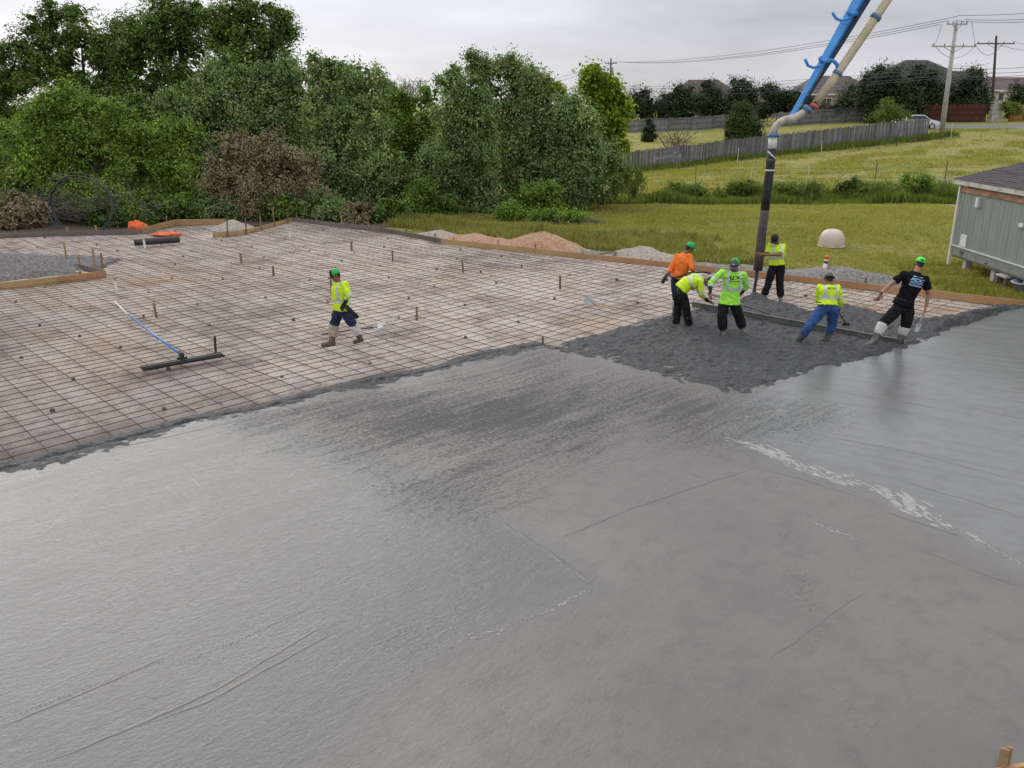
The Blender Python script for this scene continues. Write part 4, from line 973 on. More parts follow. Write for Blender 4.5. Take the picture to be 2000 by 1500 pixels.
    # reflective tape: strips lifted off the cloth
    if cfg.get('tape'):
        n = len(sm.polygons); fc = np.empty(n * 3, np.float32); sm.polygons.foreach_get('center', fc); fc = fc.reshape(-1, 3).astype(float)
        O = np.array(J['pelvis']); ax = np.array(J['neck'] - J['pelvis']); Ls = np.linalg.norm(ax); ax = ax / Ls
        sxv = np.array(nrm(J['shR'] - J['shL'])); sxv = sxv - ax * sxv.dot(ax); sxv /= np.linalg.norm(sxv)
        tt = ((fc - O) @ ax); uu = ((fc - O) @ sxv); mask = np.zeros(n, bool)
        dmin = np.full(n, 1e9); arm_t = np.zeros(n); arm_i = np.full(n, -1)
        for ai, (p, q) in enumerate([(J['sh' + s], J['el' + s]) for s in 'LR'] + [(J['el' + s], J['wr' + s]) for s in 'LR']):
            p, q = np.array(p), np.array(q); dd = q - p; LL = np.linalg.norm(dd); k = np.clip((fc - p) @ dd / LL ** 2, 0, 1); ds = np.linalg.norm(fc - p - k[:, None] * dd, axis=1)
            bt = ds < dmin; dmin[bt] = ds[bt]; arm_t[bt] = k[bt] * LL; arm_i[bt] = ai
        on_arm = (dmin < .080) & ((np.abs(uu) > .15) | (tt < Ls * .55)) & ~((arm_i < 2) & (arm_t < .07))
        bl = cfg.get('band', .38) * Ls
        mask |= ~on_arm & (np.abs(tt - bl) < .027)
        mask |= (~on_arm | (arm_t < .07)) & (np.abs(np.abs(uu) - cfg.get('vert', .115)) < .025) & (tt > bl)
        for ai, t0 in cfg.get('arm_bands', []): mask |= on_arm & (arm_i % 2 == ai % 2) & (arm_i // 2 == ai // 2) & (np.abs(arm_t - t0) < .026)
        bmn = bmesh.new(); bmn.from_mesh(sm); bmn.faces.ensure_lookup_table()
        bmesh.ops.delete(bmn, geom=[f for f in bmn.faces if not mask[f.index]], context='FACES')
        for v in bmn.verts: v.co += v.normal * .004
        tmesh = bpy.data.meshes.new('reflective_tape'); bmn.to_mesh(tmesh); bmn.free(); tmesh.materials.clear(); tmesh.materials.append(M['reflect']); tmesh.polygons.foreach_set('use_smooth', [True] * len(tmesh.polygons))
        link('reflective_tape', tmesh, so)
    # long dark undersleeves
    if cfg.get('under'):
        for sd in cfg['under']: link('undersleeve', evald(MB().cap(J['el' + sd], J['wr' + sd], .043 * S, .034 * S), .012, M['cap_black'], 0, 2), root)
    if cfg.get('undershirt'):
        u = MB(); u.loft([(c, a * 1.02, q * 1.04) for c, a, q in rg[1:5]]); link('undershirt', evald(u, .014, M['cap_black'], 0, 2), root)
    if cfg.get('gloves'):
        for sd in cfg.get('glove_sides', 'LR'):
            g = MB(); fw = nrm(J['wr' + sd] - J['el' + sd]); hand(g, J['wr' + sd] - fw * .005, J.get('hd' + sd, fw), J.get('pn' + sd, face), 1 if sd == 'R' else -1, S * 1.17, cfg.get('curl' + sd, .6)); g.cap(J['wr' + sd] - fw * .05, J['wr' + sd] + fw * .03, .040, .036)
            link('glove', evald(g, .007, M[cfg['gloves']], .6, 2), root)
    # boots, and wraps round the shins
    for sd in 'LR':
        an, to, kn = J['an' + sd], J['to' + sd], J['kn' + sd]; bt = MB(); up = nrm(kn - an); fd = nrm(to - an); he = an - Vector((fd.x, fd.y, 0)).normalized() * .035 - Vector((0, 0, .045))
        bh = cfg.get('boot_h', .22); bt.cap(an, an + up * bh * .6, .058 * S, .066 * S); bt.tube([an + up * bh * .4, an + up * bh], [.064 * S, .070 * S], 16)
        bt.cap(he, to, .045, .044); bt.cap(he.lerp(to, .35) + Vector((0, 0, .03)), an, .046, .055)
        bo = link('boot', evald(bt, .011, M[cfg['boots'][0 if sd == 'L' else -1] if isinstance(cfg['boots'], list) else cfg['boots']], 0, 2, .004, 12), root)
        if cfg.get('wrap'):
            wm = cfg['wrap'][0 if sd == 'L' else 1]; w = MB(); a0, a1 = an + up * cfg.get('wrap_lo', .14), kn - up * cfg.get('wrap_hi', .04)
            w.tube([a0, a0.lerp(a1, .3), a0.lerp(a1, .7), a1], [.080, .094, .100, .102], 18); link('shin_wrap', evald(w, .011, M[wm], 0, 2, .010, 13, 5), root)
    if cfg.get('belt'):
        c, a, q = rg2[1]; c2 = rg[1][0].lerp(rg[2][0], .38); n = 28; t_ = nrm(J['chest'] - J['pelvis']); m = MB()
        a = rg[1][1] * 1.07; q = rg[1][2] * 1.10
        m.loft([(c2 - t_ * .02, a, q), (c2 - t_ * .02, a * 1.04, q * 1.05), (c2 + t_ * .02, a * 1.04, q * 1.05), (c2 + t_ * .02, a, q)], n); m.build('belt', M['cap_black'], root, True)
    # cap: dome, front panel and brim
    cp, fr = cfg['cap']; ctr = hd + upv * .034
    def dome(a0, a1, k, name, mat, par):
        m = MB(); R_, N_ = 9, 22; vs = []
        for i in range(R_):
            q = i / (R_ - 1) * math.pi / 2 * .99
            for j in range(N_ + 1):
                p = a0 + (a1 - a0) * j / N_; vs.append(ctr + (right * math.sin(p) * .093 + face * math.cos(p) * .108) * (math.cos(q) ** .75) * k + upv * (.104 * math.sin(q) * k + (-.012 if i == 0 else 0)))
        m.add(vs, [(i * (N_ + 1) + j, i * (N_ + 1) + j + 1, (i + 1) * (N_ + 1) + j + 1, (i + 1) * (N_ + 1) + j) for i in range(R_ - 1) for j in range(N_)])
        o = m.build(name, mat, par, True); s_ = o.modifiers.new('t', 'SOLIDIFY'); s_.thickness = .004; s_.offset = 1; return o
    co = dome(0, 2 * math.pi, 1.0, 'cap', M[cp], root)
    if fr: dome(-1.0, 1.0, 1.035, 'front_panel', M[fr], co)
    back = -1 if cfg.get('cap_back') else 1; m = MB(); vs = []
    for i in range(5):
        for j in range(13):
            p = (j / 12 - .5) * 2.1; rr = i / 4; w = 1 + .70 * rr * math.cos(p * .75) ** 2
            vs.append(ctr + (right * math.sin(p) * .088 + face * math.cos(p) * .102 * back) * w + upv * (-.012 - .022 * rr - .016 * (math.sin(p) ** 2)))
    m.add(vs, [(i * 13 + j, i * 13 + j + 1, (i + 1) * 13 + j + 1, (i + 1) * 13 + j) for i in range(4) for j in range(12)])
    o = m.build('brim', M[cfg.get('brim', fr or cp)], co, True); s_ = o.modifiers.new('t', 'SOLIDIFY'); s_.thickness = .005
    if cfg.get('strap'):                                       # opening and strap at the back of the cap
        m = MB(); m.ell(ctr - face * .100 + upv * .022, right * .036, face * .012, upv * .022, 16); m.build('cap_opening', M['hair'], co, True)
    if cfg.get('cap_patch'):
        p = ctr + face * .100 + upv * .035; m = MB(); m.ell(p, right * .034, face * .012, upv * .020, 14); m.build('cap_patch', M['reflect'], co, True)
    if cfg.get('gaiter'):
        m = MB(); m.cap(J['neck'] - upv * .01, hd - upv * .062, .078, .070, 18); m.ell(hd - upv * .06 + face * .03, right * .064, face * .072, upv * .05, 16); link('neck_gaiter', evald(m, .012, M['purple'], 0, 2, .006, 16), root)
    return root, so, sm, J

def decal(parent, mesh, text, size, centre, xdir, updir, mat, name='shirt_print', rows=(), shear=0.0, rays=.4):
    """flat print laid on the cloth: the text, and rows of small type too fine to read"""
    x, u = nrm(xdir), nrm(updir); u = nrm(u - x * x.dot(u)); n = x.cross(u); m = MB(); flat = []
    if text:
        cu = bpy.data.curves.new('t', 'FONT'); cu.body = text; cu.size = size; cu.align_x = 'CENTER'; cu.shear = shear; cu.extrude = 0; cu.offset = size * .018; cu.space_character = .86; cu.resolution_u = 3
        o = bpy.data.objects.new('t', cu); COL.objects.link(o); bpy.context.view_layer.update()
        tm = bpy.data.meshes.new_from_object(o.evaluated_get(bpy.context.evaluated_depsgraph_get())); bpy.data.objects.remove(o)
        bmn = bmesh.new(); bmn.from_mesh(tm); bmesh.ops.triangulate(bmn, faces=bmn.faces); bmesh.ops.subdivide_edges(bmn, edges=[e for e in bmn.edges if e.calc_length() > size * .25], cuts=2); bmesh.ops.triangulate(bmn, faces=bmn.faces)
        bmn.verts.index_update(); flat.append(([(v.co.x * 1.35, v.co.y * .8) for v in bmn.verts], [[v.index for v in f.verts] for f in bmn.faces])); bmn.free()
    rr = random.Random(3)
    for y0, hh, wid, gap in rows:
        xx = -wid / 2
        while xx < wid / 2:
            w = rr.uniform(.6, 1.3) * gap; flat.append(([(xx, y0), (min(xx + w, wid / 2), y0), (min(xx + w, wid / 2), y0 + hh), (xx, y0 + hh)], [[0, 1, 2, 3]])); xx += w + gap * .35
    bv = BVHTree.FromPolygons([v.co.copy() for v in mesh.vertices], [tuple(p.vertices) for p in mesh.polygons]); c = Vector(centre)
    for vs, fs in flat:
        out = []
        for a, b_ in vs:
            p = c + x * a + u * b_ + n * rays; h = bv.ray_cast(p, -n, rays * 2)[0]; out.append((h if h is not None else c + x * a + u * b_) + n * .005)
        m.add(out, fs)
    return m.build(name, mat, parent)

def mkJ(Y, spec):
    return {k: (P(v[0], v[1], Y + (v[2] if len(v) > 2 else 0))) for k, v in spec.items()}

# worker walking across the rebar
Y = at(672, 676, -.05).y
J = mkJ(Y, dict(head=(655, 538, 0), neck=(660.5, 549, 0), chest=(664, 566, 0), pelvis=(666.5, 602, 0), shL=(674.5, 556, -.14), shR=(656, 555, .15), elL=(681, 578, -.24), wrL=(673.5, 592, -.24), elR=(653, 580, .22), wrR=(655, 599, .16),
                hipL=(671.5, 608, -.08), hipR=(661, 608, .08), knL=(690, 635, -.06), anL=(703, 660, .04), toL=(693, 668, 0), knR=(652, 637, .06), anR=(648.5, 667, -.02), toR=(631, 674.5, -.06)))
J['face'] = Vector((-1, -.35, -.25)); J['hdL'] = Vector((-.5, -.1, -.8)); J['pnL'] = Vector((.3, 1, 0)); J['hdR'] = Vector((-.2, -.3, -1))
person('worker in yellow hi-vis shirt and green cap walking across the rebar', J, dict(shirt='shirt_yellow', trousers='darkdenim', boots='boot_brown', cap=('cap_green', 'cap_black'), sleeve=1.55, tape=1, band=.30, vert=.12, arm_bands=[(0, .24), (2, .10), (1, .24), (3, .1)], hem=.02, wrap=('wrap_white', 'wrap_tan'), wrap_lo=.10, wrap_hi=-.02, trouser_end=.2, skin='skin_dark', gloves='glove', belt=1, under='LR', cap_patch=1, knee_r=.090))
tl = MB(); a = P(675, 597, Y - .3); tl.tube([a, P(683, 606, Y - .3), P(699, 621, Y - .28)], [.035, .055, .045], 12); tag(tl.build('tool_pouch', M['glove'], None, True), 'dark rolled tool bag hanging from the walking worker', 'tool bag')

# worker in orange, seen from behind
Y = 19.3
J = mkJ(Y, dict(head=(1347.5, 484, 0), neck=(1341, 495, 0), chest=(1334, 510, 0), pelvis=(1326, 541, 0), shL=(1323.5, 501, .04), shR=(1347, 500, -.08), elL=(1309, 527, .02), wrL=(1300.5, 540, -.08), elR=(1350, 523, -.2), wrR=(1354.5, 533, -.1),
                hipL=(1320, 547, .04), hipR=(1331, 547, -.04), knL=(1320, 582, 0), anL=(1318, 611, .05), toL=(1326, 617, .02), knR=(1334, 582, -.06), anR=(1333, 612, 0), toR=(1342, 617, -.04)))
J['face'] = Vector((.9, .28, -.35)); J['pnL'] = Vector((0, 1, 0)); J['pnR'] = Vector((0, 1, 0)); J['hdL'] = Vector((-.5, -.1, -1))
r_, so, sm, J = person('worker in orange shirt and green cap standing behind the bent worker', J, dict(shirt='shirt_orange', trousers='darkdenim', boots='boot_grey', cap=('cap_green', None), sleeve=1.35, hem=.03, skin='skin_dark', gloves='glove_brown', wrap=('wrap_white', 'wrap_white'), trouser_end=.6))
cb = MB(); cb.tube([P(1306, 534, 19.15), P(1311, 541, 19.12), P(1318, 542, 19.1), P(1326, 540, 19.08), P(1345, 534, 19.05), P(1372, 531, 19.05), P(1388, 533, 19.05)], .022, 8)
tag(cb.build('hoe_with_bent_handle', M['darkmetal'], None, True), 'dark curved handle held by the worker in orange', 'tool')

# worker bending over the screed
Y = at(1335, 637, 0).y
J = mkJ(Y, dict(head=(1385, 551, .1), neck=(1373, 545.5, .06), chest=(1357, 548, .03), pelvis=(1330, 566, 0), shL=(1364, 541, .20), shR=(1367, 549, -.16), elL=(1366, 570, .24), wrL=(1380, 586, .2), elR=(1369, 573, -.2), wrR=(1381, 586.5, -.12),
                hipL=(1325.5, 572, .08), hipR=(1331, 573, -.09), knL=(1324, 603, .08), anL=(1319.5, 634, .06), toL=(1327, 638, .02), knR=(1341, 603, -.1), anR=(1345.5, 636, -.06), toR=(1352, 641, -.1)))
J['face'] = Vector((.6, 0, -.9)); J['hdR'] = Vector((1, .1, -.35)); J['hdL'] = Vector((1, 0, -.3)); J['pnR'] = Vector((0, 0, -1)); J['pnL'] = Vector((0, 0, -1)); J['bow'] = Vector((0, 0, .07))
person('worker in yellow hi-vis shirt bending low over the end of the screed', J, dict(shirt='shirt_yellow', trousers='blacktrouser', boots='boot_grey', cap=('cap_black', None), sleeve=1.55, tape=1, band=.42, vert=.11, arm_bands=[(1, .24), (3, .10), (0, .24)], hem=-.0, skin='skin_dark', gloves='glove', undershirt=1, under='LR'))

# worker with the big print on his chest
Y = at(1418, 656, 0).y
J = mkJ(Y, dict(head=(1435, 516, -.10), neck=(1433.5, 528, -.02), chest=(1431, 545, 0), pelvis=(1425, 586, 0), shR=(1410.5, 532, 0), shL=(1452, 537, 0), elR=(1389, 552, -.02), wrR=(1387, 571, -.16), elL=(1458, 559, .10), wrL=(1448, 573, .20),
                hipR=(1414.5, 593, 0), hipL=(1434.5, 593, 0), knR=(1410, 617, -.04), anR=(1412, 644, 0), toR=(1414.5, 655, -.16), knL=(1443, 615, 0), anL=(1450, 639, .05), toL=(1453.5, 650, -.10)))
J['face'] = Vector((-.45, -.75, -.45)); J['hdR'] = Vector((.1, -.1, -1)); J['pnR'] = Vector((.6, .4, 0)); J['hdL'] = Vector((-.7, .1, -.7)); J['pnL'] = Vector((0, -1, 0))
r_, so, sm, J = person('worker in lime hi-vis shirt with black chest lettering, grey and green cap', J, dict(shirt='shirt_lime', trousers='blacktrouser', boots='boot_grey', cap=('cap_green', 'cap_grey'), brim='cap_grey', sleeve=1.42, tape=1, band=.40, vert=.125, arm_bands=[(0, .20), (2, .08), (1, .20), (3, .08)], hem=.07, hem_k=1.12, gaiter=1, under='LR', knee_r=.098, flare=-.016, s=1.06, cap_patch=1))
up = nrm(J['neck'] - J['pelvis']); c = J['chest'] + up * .02 + Vector((.005, -.1, 0))
decal(so, sm, 'RDC', .135, c, Vector((1, 0, 0)), up, M['ink'], shear=.25, rows=[(-.045, .022, .23, .02)])

# worker steering the hose
Y = 21.15
J = mkJ(Y, dict(head=(1514, 467.5, -.06), neck=(1517, 476.5, 0), chest=(1517.5, 489, 0), pelvis=(1517, 517, 0), shR=(1503, 480, .04), shL=(1529.5, 481, -.02), elR=(1497, 495, .0), wrR=(1487, 496, -.02), elL=(1523, 497.5, -.26), wrL=(1496, 498, -.24),
                hipR=(1510, 521, 0), hipL=(1524.5, 522, 0), knR=(1501.5, 551, -.02), anR=(1492.5, 577, 0), toR=(1487, 581, -.06), knL=(1523, 552, 0), anL=(1524.5, 580, 0), toL=(1525, 586.5, -.12)))
J['face'] = Vector((-.55, -.8, -.35)); J['hdR'] = Vector((-1, .1, 0)); J['hdL'] = Vector((-1, .15, 0)); J['pnR'] = Vector((0, -1, .1)); J['pnL'] = Vector((0, 1, .1))
person('worker in lime hi-vis vest shirt and black cap gripping the concrete hose', J, dict(shirt='shirt_yellow', trousers='blacktrouser', boots='boot_grey', cap=('cap_black', None), sleeve=.85, tape=1, band=.36, vert=.09, hem=-.02, skin='skin_dark', knee_r=.090, curlL=1.3, curlR=1.3))

# worker in blue jeans
Y = at(1585, 672, 0).y
J = mkJ(Y, dict(head=(1619, 545.5, .22), neck=(1619, 558.5, .14), chest=(1619, 569, .07), pelvis=(1617, 597, 0), shL=(1601, 561.5, .14), shR=(1636.5, 562.5, .14), elL=(1597.5, 586, .24), wrL=(1608, 600, .42), elR=(1642, 588, .14), wrR=(1637, 607, .28),
                hipL=(1607, 603, 0), hipR=(1627.5, 604, 0), knL=(1582, 635, -.03), anL=(1556, 671, .04), toL=(1549, 679, .10), knR=(1625, 634, .10), anR=(1614, 664, .16), toR=(1617, 668, .24)))
J['face'] = Vector((0, .85, -.6)); J['hdR'] = Vector((.1, .3, -1)); J['pnR'] = Vector((-1, 0, 0)); J['hdL'] = Vector((.5, .5, -.6)); J['pnL'] = Vector((.6, 0, -.5))
r_, so, sm, J = person('worker in blue jeans and yellow hi-vis shirt leaning on the screed line', J, dict(shirt='shirt_yellow', trousers='denim', boots=['boot_green', 'boot_grey'], cap=('cap_grey', None), cap_back=1, sleeve=1.5, tape=1, band=.34, vert=.115, arm_bands=[(1, .22)], hem=-.03, belt=1, trouser_end=.5, boot_h=.34, under='LR', gloves='glove', s=1.05, skin='skin_dark'))
up = nrm(J['neck'] - J['pelvis']); decal(so, sm, 'RDC', .075, J['chest'].lerp(J['neck'], .45) + Vector((0, -.1, 0)), Vector((1, 0, 0)), up, M['ink'], shear=.25)
sf = MB(); a = P(1635, 604, Y + .3); b = at(1653, 633, .08); sf.tube([a + (a - b) * .25, b], .017, 8); hb = b
tf = empty('short_rake', b, 'short wooden handled rake held by the worker in jeans', 'rake'); sf.build('handle', M['stakewood'], tf, True)
MB().beam(hb + Vector((-.08, 0, 0)), hb + Vector((.08, .03, 0)), .03, .05).build('head', M['darkmetal'], tf)

# worker in the black shirt
Y = at(1725, 676, 0).y
J = mkJ(Y, dict(head=(1796, 515.5, .14), neck=(1791, 529.5, .08), chest=(1784, 550, .03), pelvis=(1763.5, 595, 0), shL=(1766, 535.5, .06), shR=(1809, 546, .05), elL=(1737, 558, .08), wrL=(1720.5, 573, .0), elR=(1813, 576, .06), wrR=(1808.5, 599, .0),
                hipL=(1754, 604, 0), hipR=(1774, 606, 0), knL=(1727, 629, .04), anL=(1708, 664, -.02), toL=(1692, 674, -.10), knR=(1769, 636, .08), anR=(1757.5, 665, .12), toR=(1760, 671, .26)))
J['face'] = Vector((.15, .95, -.28)); J['hdL'] = Vector((-.3, 0, -1)); J['pnL'] = Vector((0, 1, 0)); J['hdR'] = Vector((-.05, .05, -1)); J['pnR'] = Vector((-1, .2, 0))
r_, so, sm, J = person('worker in black T-shirt and neon green cap astride the screed end', J, dict(shirt='shirt_black', trousers='blacktrouser', boots='boot_grey', cap=('cap_neon', None), sleeve=.60, hem=.02, strap=1, wrap=('wrap_white', 'wrap_white'), wrap_lo=.14, wrap_hi=.03, trouser_end=.22, s=1.12, knee_r=.086, belt=1, curlR=1.4))
up = nrm(J['neck'] - J['pelvis']); sx = nrm(J['shR'] - J['shL'])
decal(so, sm, 'RDC', .11, J['chest'].lerp(J['neck'], .10) + Vector((0.0, -.1, 0)), sx, up, M['ink_blue'], shear=.25, rows=[(-.05, .035, .26, .03), (-.10, .03, .27, .018), (.085, .018, .2, .07)])
bd = J['wrL']; fw = nrm(J['wrL'] - J['elL']); MB().tube([bd - fw * .012, bd + fw * .012], .036, 14).build('wristband', M['cap_black'], r_, True)
tw = empty('hand_float', at(1797, 632, 0), 'long steel hand trowel held low by the worker in black', 'trowel')
a, b = P(1805, 613, Y - .02), P(1789, 648, Y - .05); dd = (b - a).normalized()
MB().beam(a - dd * .0, a + dd * .28, .028, .03, (0, 1, 0)).build('handle', M['greymetal'], tw, bevel=.006); MB().beam(a + dd * .22, b, .09, .012, (0, 1, 0)).build('blade', M['galv'], tw, bevel=.003)

# concrete rake of the worker with the chest print
rk = empty('concrete_rake', at(1500, 613, 0), 'long handled concrete rake reaching from the lime shirted worker', 'rake')
g0 = P(1386, 574, at(1418, 656, 0).y - .12); g1 = P(1400, 581, 17.75); g2 = at(1502, 613, .10)
MB().tube([g0 - (g2 - g0).normalized() * .1, g0.lerp(g2, .5), g2], .018, 8).build('handle', M['greymetal'], rk, True)
a, b = at(1514, 593, .09), at(1487, 635, .04); MB().tube([a, b], .016, 6).build('head_bar', M['darkmetal'], rk, True)
MB().beam(at(1440, 604, .06), at(1480, 617, .04), .05, .02).build('blade', M['darkmetal'], rk)
# ------------------------------------------------------------------ green portable building at right
M['sage'] = (lambda t: (t.set(Base_Color=t.mix(t.ramp(t.noise(1.0, 5, .65, t.mapv((3, 5, .5))), [(0.35, 0), (0.7, 1)]), (0.205, 0.25, 0.215), (0.29, 0.335, 0.295)), Roughness=.7), t.m)[1])(NT('sage_panel'))
M['rot'] = simple('bare_rotten_wood', (0.36, 0.20, 0.12), .9, .5, 5, .5, 16)
M['shingle'] = simple('dark_shingle', (0.075, 0.066, 0.070), .9, .35, 7, .4, 20, rnd=.3)
bl = empty('portable_building', (17, 20, -.2), 'sage green portable building on piers with dark shingle roof', 'building')
WX, Y1, Y0_, ZB, ZT = 13.72, 26.35, 12.0, 0.58, 2.24
k = 0
yy = Y1 - .05
while yy > Y0_:
    w = min(1.21, yy - Y0_); m = MB(); m.box((WX + .02, yy - w / 2, (ZB + ZT) / 2), (.04, w - .006, ZT - ZB)); 
    for g in range(1, 6): m.box((WX - .001, yy - w * g / 6, (ZB + ZT) / 2), (.006, .008, ZT - ZB - .02))
    m.build('wall_panel', M['sage'], bl); yy -= w
MB().box((WX + 3.6, (Y1 + Y0_) / 2, 1.41), (7.0, Y1 - Y0_ - .12, 1.66)).build('core', M['sage'], bl)
MB().box((WX + 3.6, Y1 - .02, 1.41), (7.1, .04, 1.64)).build('end_wall', M['sage'], bl)
MB().box((WX - .02, Y1 + .03, 1.22), (.07, .09, 2.55)).build('corner_trim', M['whitepaint'], bl, bevel=.005)
MB().box((WX - .012, (Y1 + Y0_) / 2, ZB - .01), (.05, Y1 - Y0_, .03)).build('sill_flashing', M['whitepaint'], bl)
t = NT('peeling_skirt'); n = t.noise(2.2, 5, .7, t.mapv((1, 1, 2.5))); t.set(Base_Color=t.mix(t.ramp(n, [(0.56, 0), (0.62, 1)]), (0.24, 0.265, 0.225), (0.10, 0.055, 0.035)), Roughness=.85); t.bump(n, .3, .02); M['skirt'] = t.m
MB().box((WX + .01, (Y1 + Y0_) / 2, ZB - .16), (.04, Y1 - Y0_, .27)).build('skirt_board', M['skirt'], bl, bevel=.004)
MB().box((WX + .05, (Y1 + Y0_) / 2, ZB - .32), (.08, Y1 - Y0_ - .1, .06)).build('floor_beam', M['greywood'], bl)
fx = WX - .04
yy = Y1
while yy > Y0_:
    w = random.uniform(1.4, 2.4); w = min(w, yy - Y0_); MB().box((fx + .02, yy - w / 2, ZT + .03), (.035, w - .01, .16)).build('top_plate', M['rot'], bl, bevel=.004); yy -= w
MB().box((WX + .02, (Y1 + Y0_) / 2 - .3, ZT + .17), (.05, Y1 - Y0_ - .6, .16)).build('frieze', M['sage'], bl)
ex = WX - .12
def fasc(): 
    yy = Y1 + .25
    while yy > Y0_:
        w = min(2.44, yy - Y0_); MB().box((ex, yy - w / 2, ZT + .235), (.03, w - .006, .15)).build('fascia_board', M['oldwhite'], bl, bevel=.004); yy -= w
M['oldwhite'] = (lambda t: (t.set(Base_Color=t.mix(t.ramp(t.noise(1.7, 5, .7), [(.5, 0), (.7, .8)]), (.55, .54, .50), (.24, .19, .14)), Roughness=.8), t.m)[1])(NT('worn_white_board'))
fasc()
MB().box((ex + .07, (Y1 + Y0_) / 2 - .55, ZT + .165), (.12, Y1 - Y0_ - 1.0, .02)).build('soffit', M['whitepaint'], bl)
m = MB(); m.box((WX + .02, Y1 - .55, ZT + .1), (.1, .32, .3)); m.build('soffit_hole_shade', M['cap_black'], bl)  # solid black box standing in for the shade inside the broken soffit
RISE, RUN = .24, 4.0; nC = 28; roof = MB().add([(ex - .02, Y1 + .3, ZT + .30), (ex - .02, Y0_, ZT + .30), (ex + RUN, Y0_, ZT + .30 + RISE * RUN), (ex + RUN, Y1 + .3, ZT + .30 + RISE * RUN), (ex + 2 * RUN, Y0_, ZT + .3), (ex + 2 * RUN, Y1 + .3, ZT + .3)], [(0, 1, 2, 3), (3, 2, 4, 5), (0, 3, 5)]).build('roof', M['shingle'], bl)
for c_ in range(nC):
    x0, x1 = ex - .03 + RUN * c_ / nC, ex - .03 + RUN * (c_ + 1.12) / nC; z0, z1 = ZT + .312 + RISE * (x0 - ex), ZT + .304 + RISE * (x1 - ex); m = MB(); yy = Y1 + .31
    while yy > Y0_:
        w = random.uniform(.75, 1.0); j = random.uniform(-.004, .006); m.beam(Vector((x0, yy - w / 2, z0 + .006 + j)), Vector((x1, yy - w / 2, z1 + j)), w - .008, .012); yy -= w
    m.build('shingle_course', M['shingle'], roof)
MB().box((ex + RUN * .5, Y1 + .30, ZT + .22 + RISE * RUN * .5), (.01, .04, .01)).build('rake_trim', M['whitepaint'], bl)
MB().beam((ex, Y1 + .32, ZT + .22), (ex + RUN, Y1 + .32, ZT + .22 + RISE * RUN), .03, .14).build('rake_board', M['whitepaint'], bl)
MB().box((WX - .05, Y1 - 1.15, ZT - .26), (.1, .13, .28)).build('vent_box', M['whitepaint'], bl, bevel=.006)
MB().box((WX - .012, Y1 - .62, ZB + .2), (.03, .34, .36)).build('access_cover', M['whitepaint'], bl, bevel=.004)
MB().box((WX - .03, 22.9, ZB + 1.05), (.05, .2, .1)).build('outlet_box', M['whitepaint'], bl, bevel=.004)
for yy in (25.6, 24.0, 22.4, 20.8, 19): MB().box((WX + .16, yy, .0), (.2, .2, .62)).build('pier', M['polecon'], bl)
for yy in (25.0, 23.2): MB().box((WX + 2.6, yy, .0), (.4, .4, .62)).build('pier', M['polecon'], bl)

wb = empty('work_bench', at(1978, 562, -.2), 'low wooden bench with a pale slab top beside the green building', 'bench')
c = at(1966, 566, -.18); MB().box(c + Vector((.22, .15, .36)), (.75, .5, .06)).build('top', M['stone'], wb, bevel=.012)
for dx, dy in ((-.1, -.05), (.52, -.05), (-.1, .36), (.52, .36)): MB().box(c + Vector((dx, dy, .14)), (.07, .07, .42)).build('leg', M['greywood'], wb)
MB().box(c + Vector((.22, -.06, .22)), (.6, .03, .16)).build('apron', M['rot'], wb)
tb = empty('plastic_tub', at(1999, 572, -.2), 'blue grey plastic tub in front of the low bench', 'tub'); c = at(2002, 578, -.2)
MB().lathe([(.24, .0), (.36, .34), (.40, .35), (.40, .38), (.34, .38), (.23, .04), (.01, .04)], c, 22).build('basin', simple('blue_grey_plastic', (0.33, 0.40, 0.50), .4, .15, 5), tb, True)
for q in (.7, 2.3, 3.9, 5.4): MB().box(c + Vector((.3 * math.cos(q), .3 * math.sin(q), .06)), (.05, .05, .2)).build('leg', M['whitepaint'], tb)

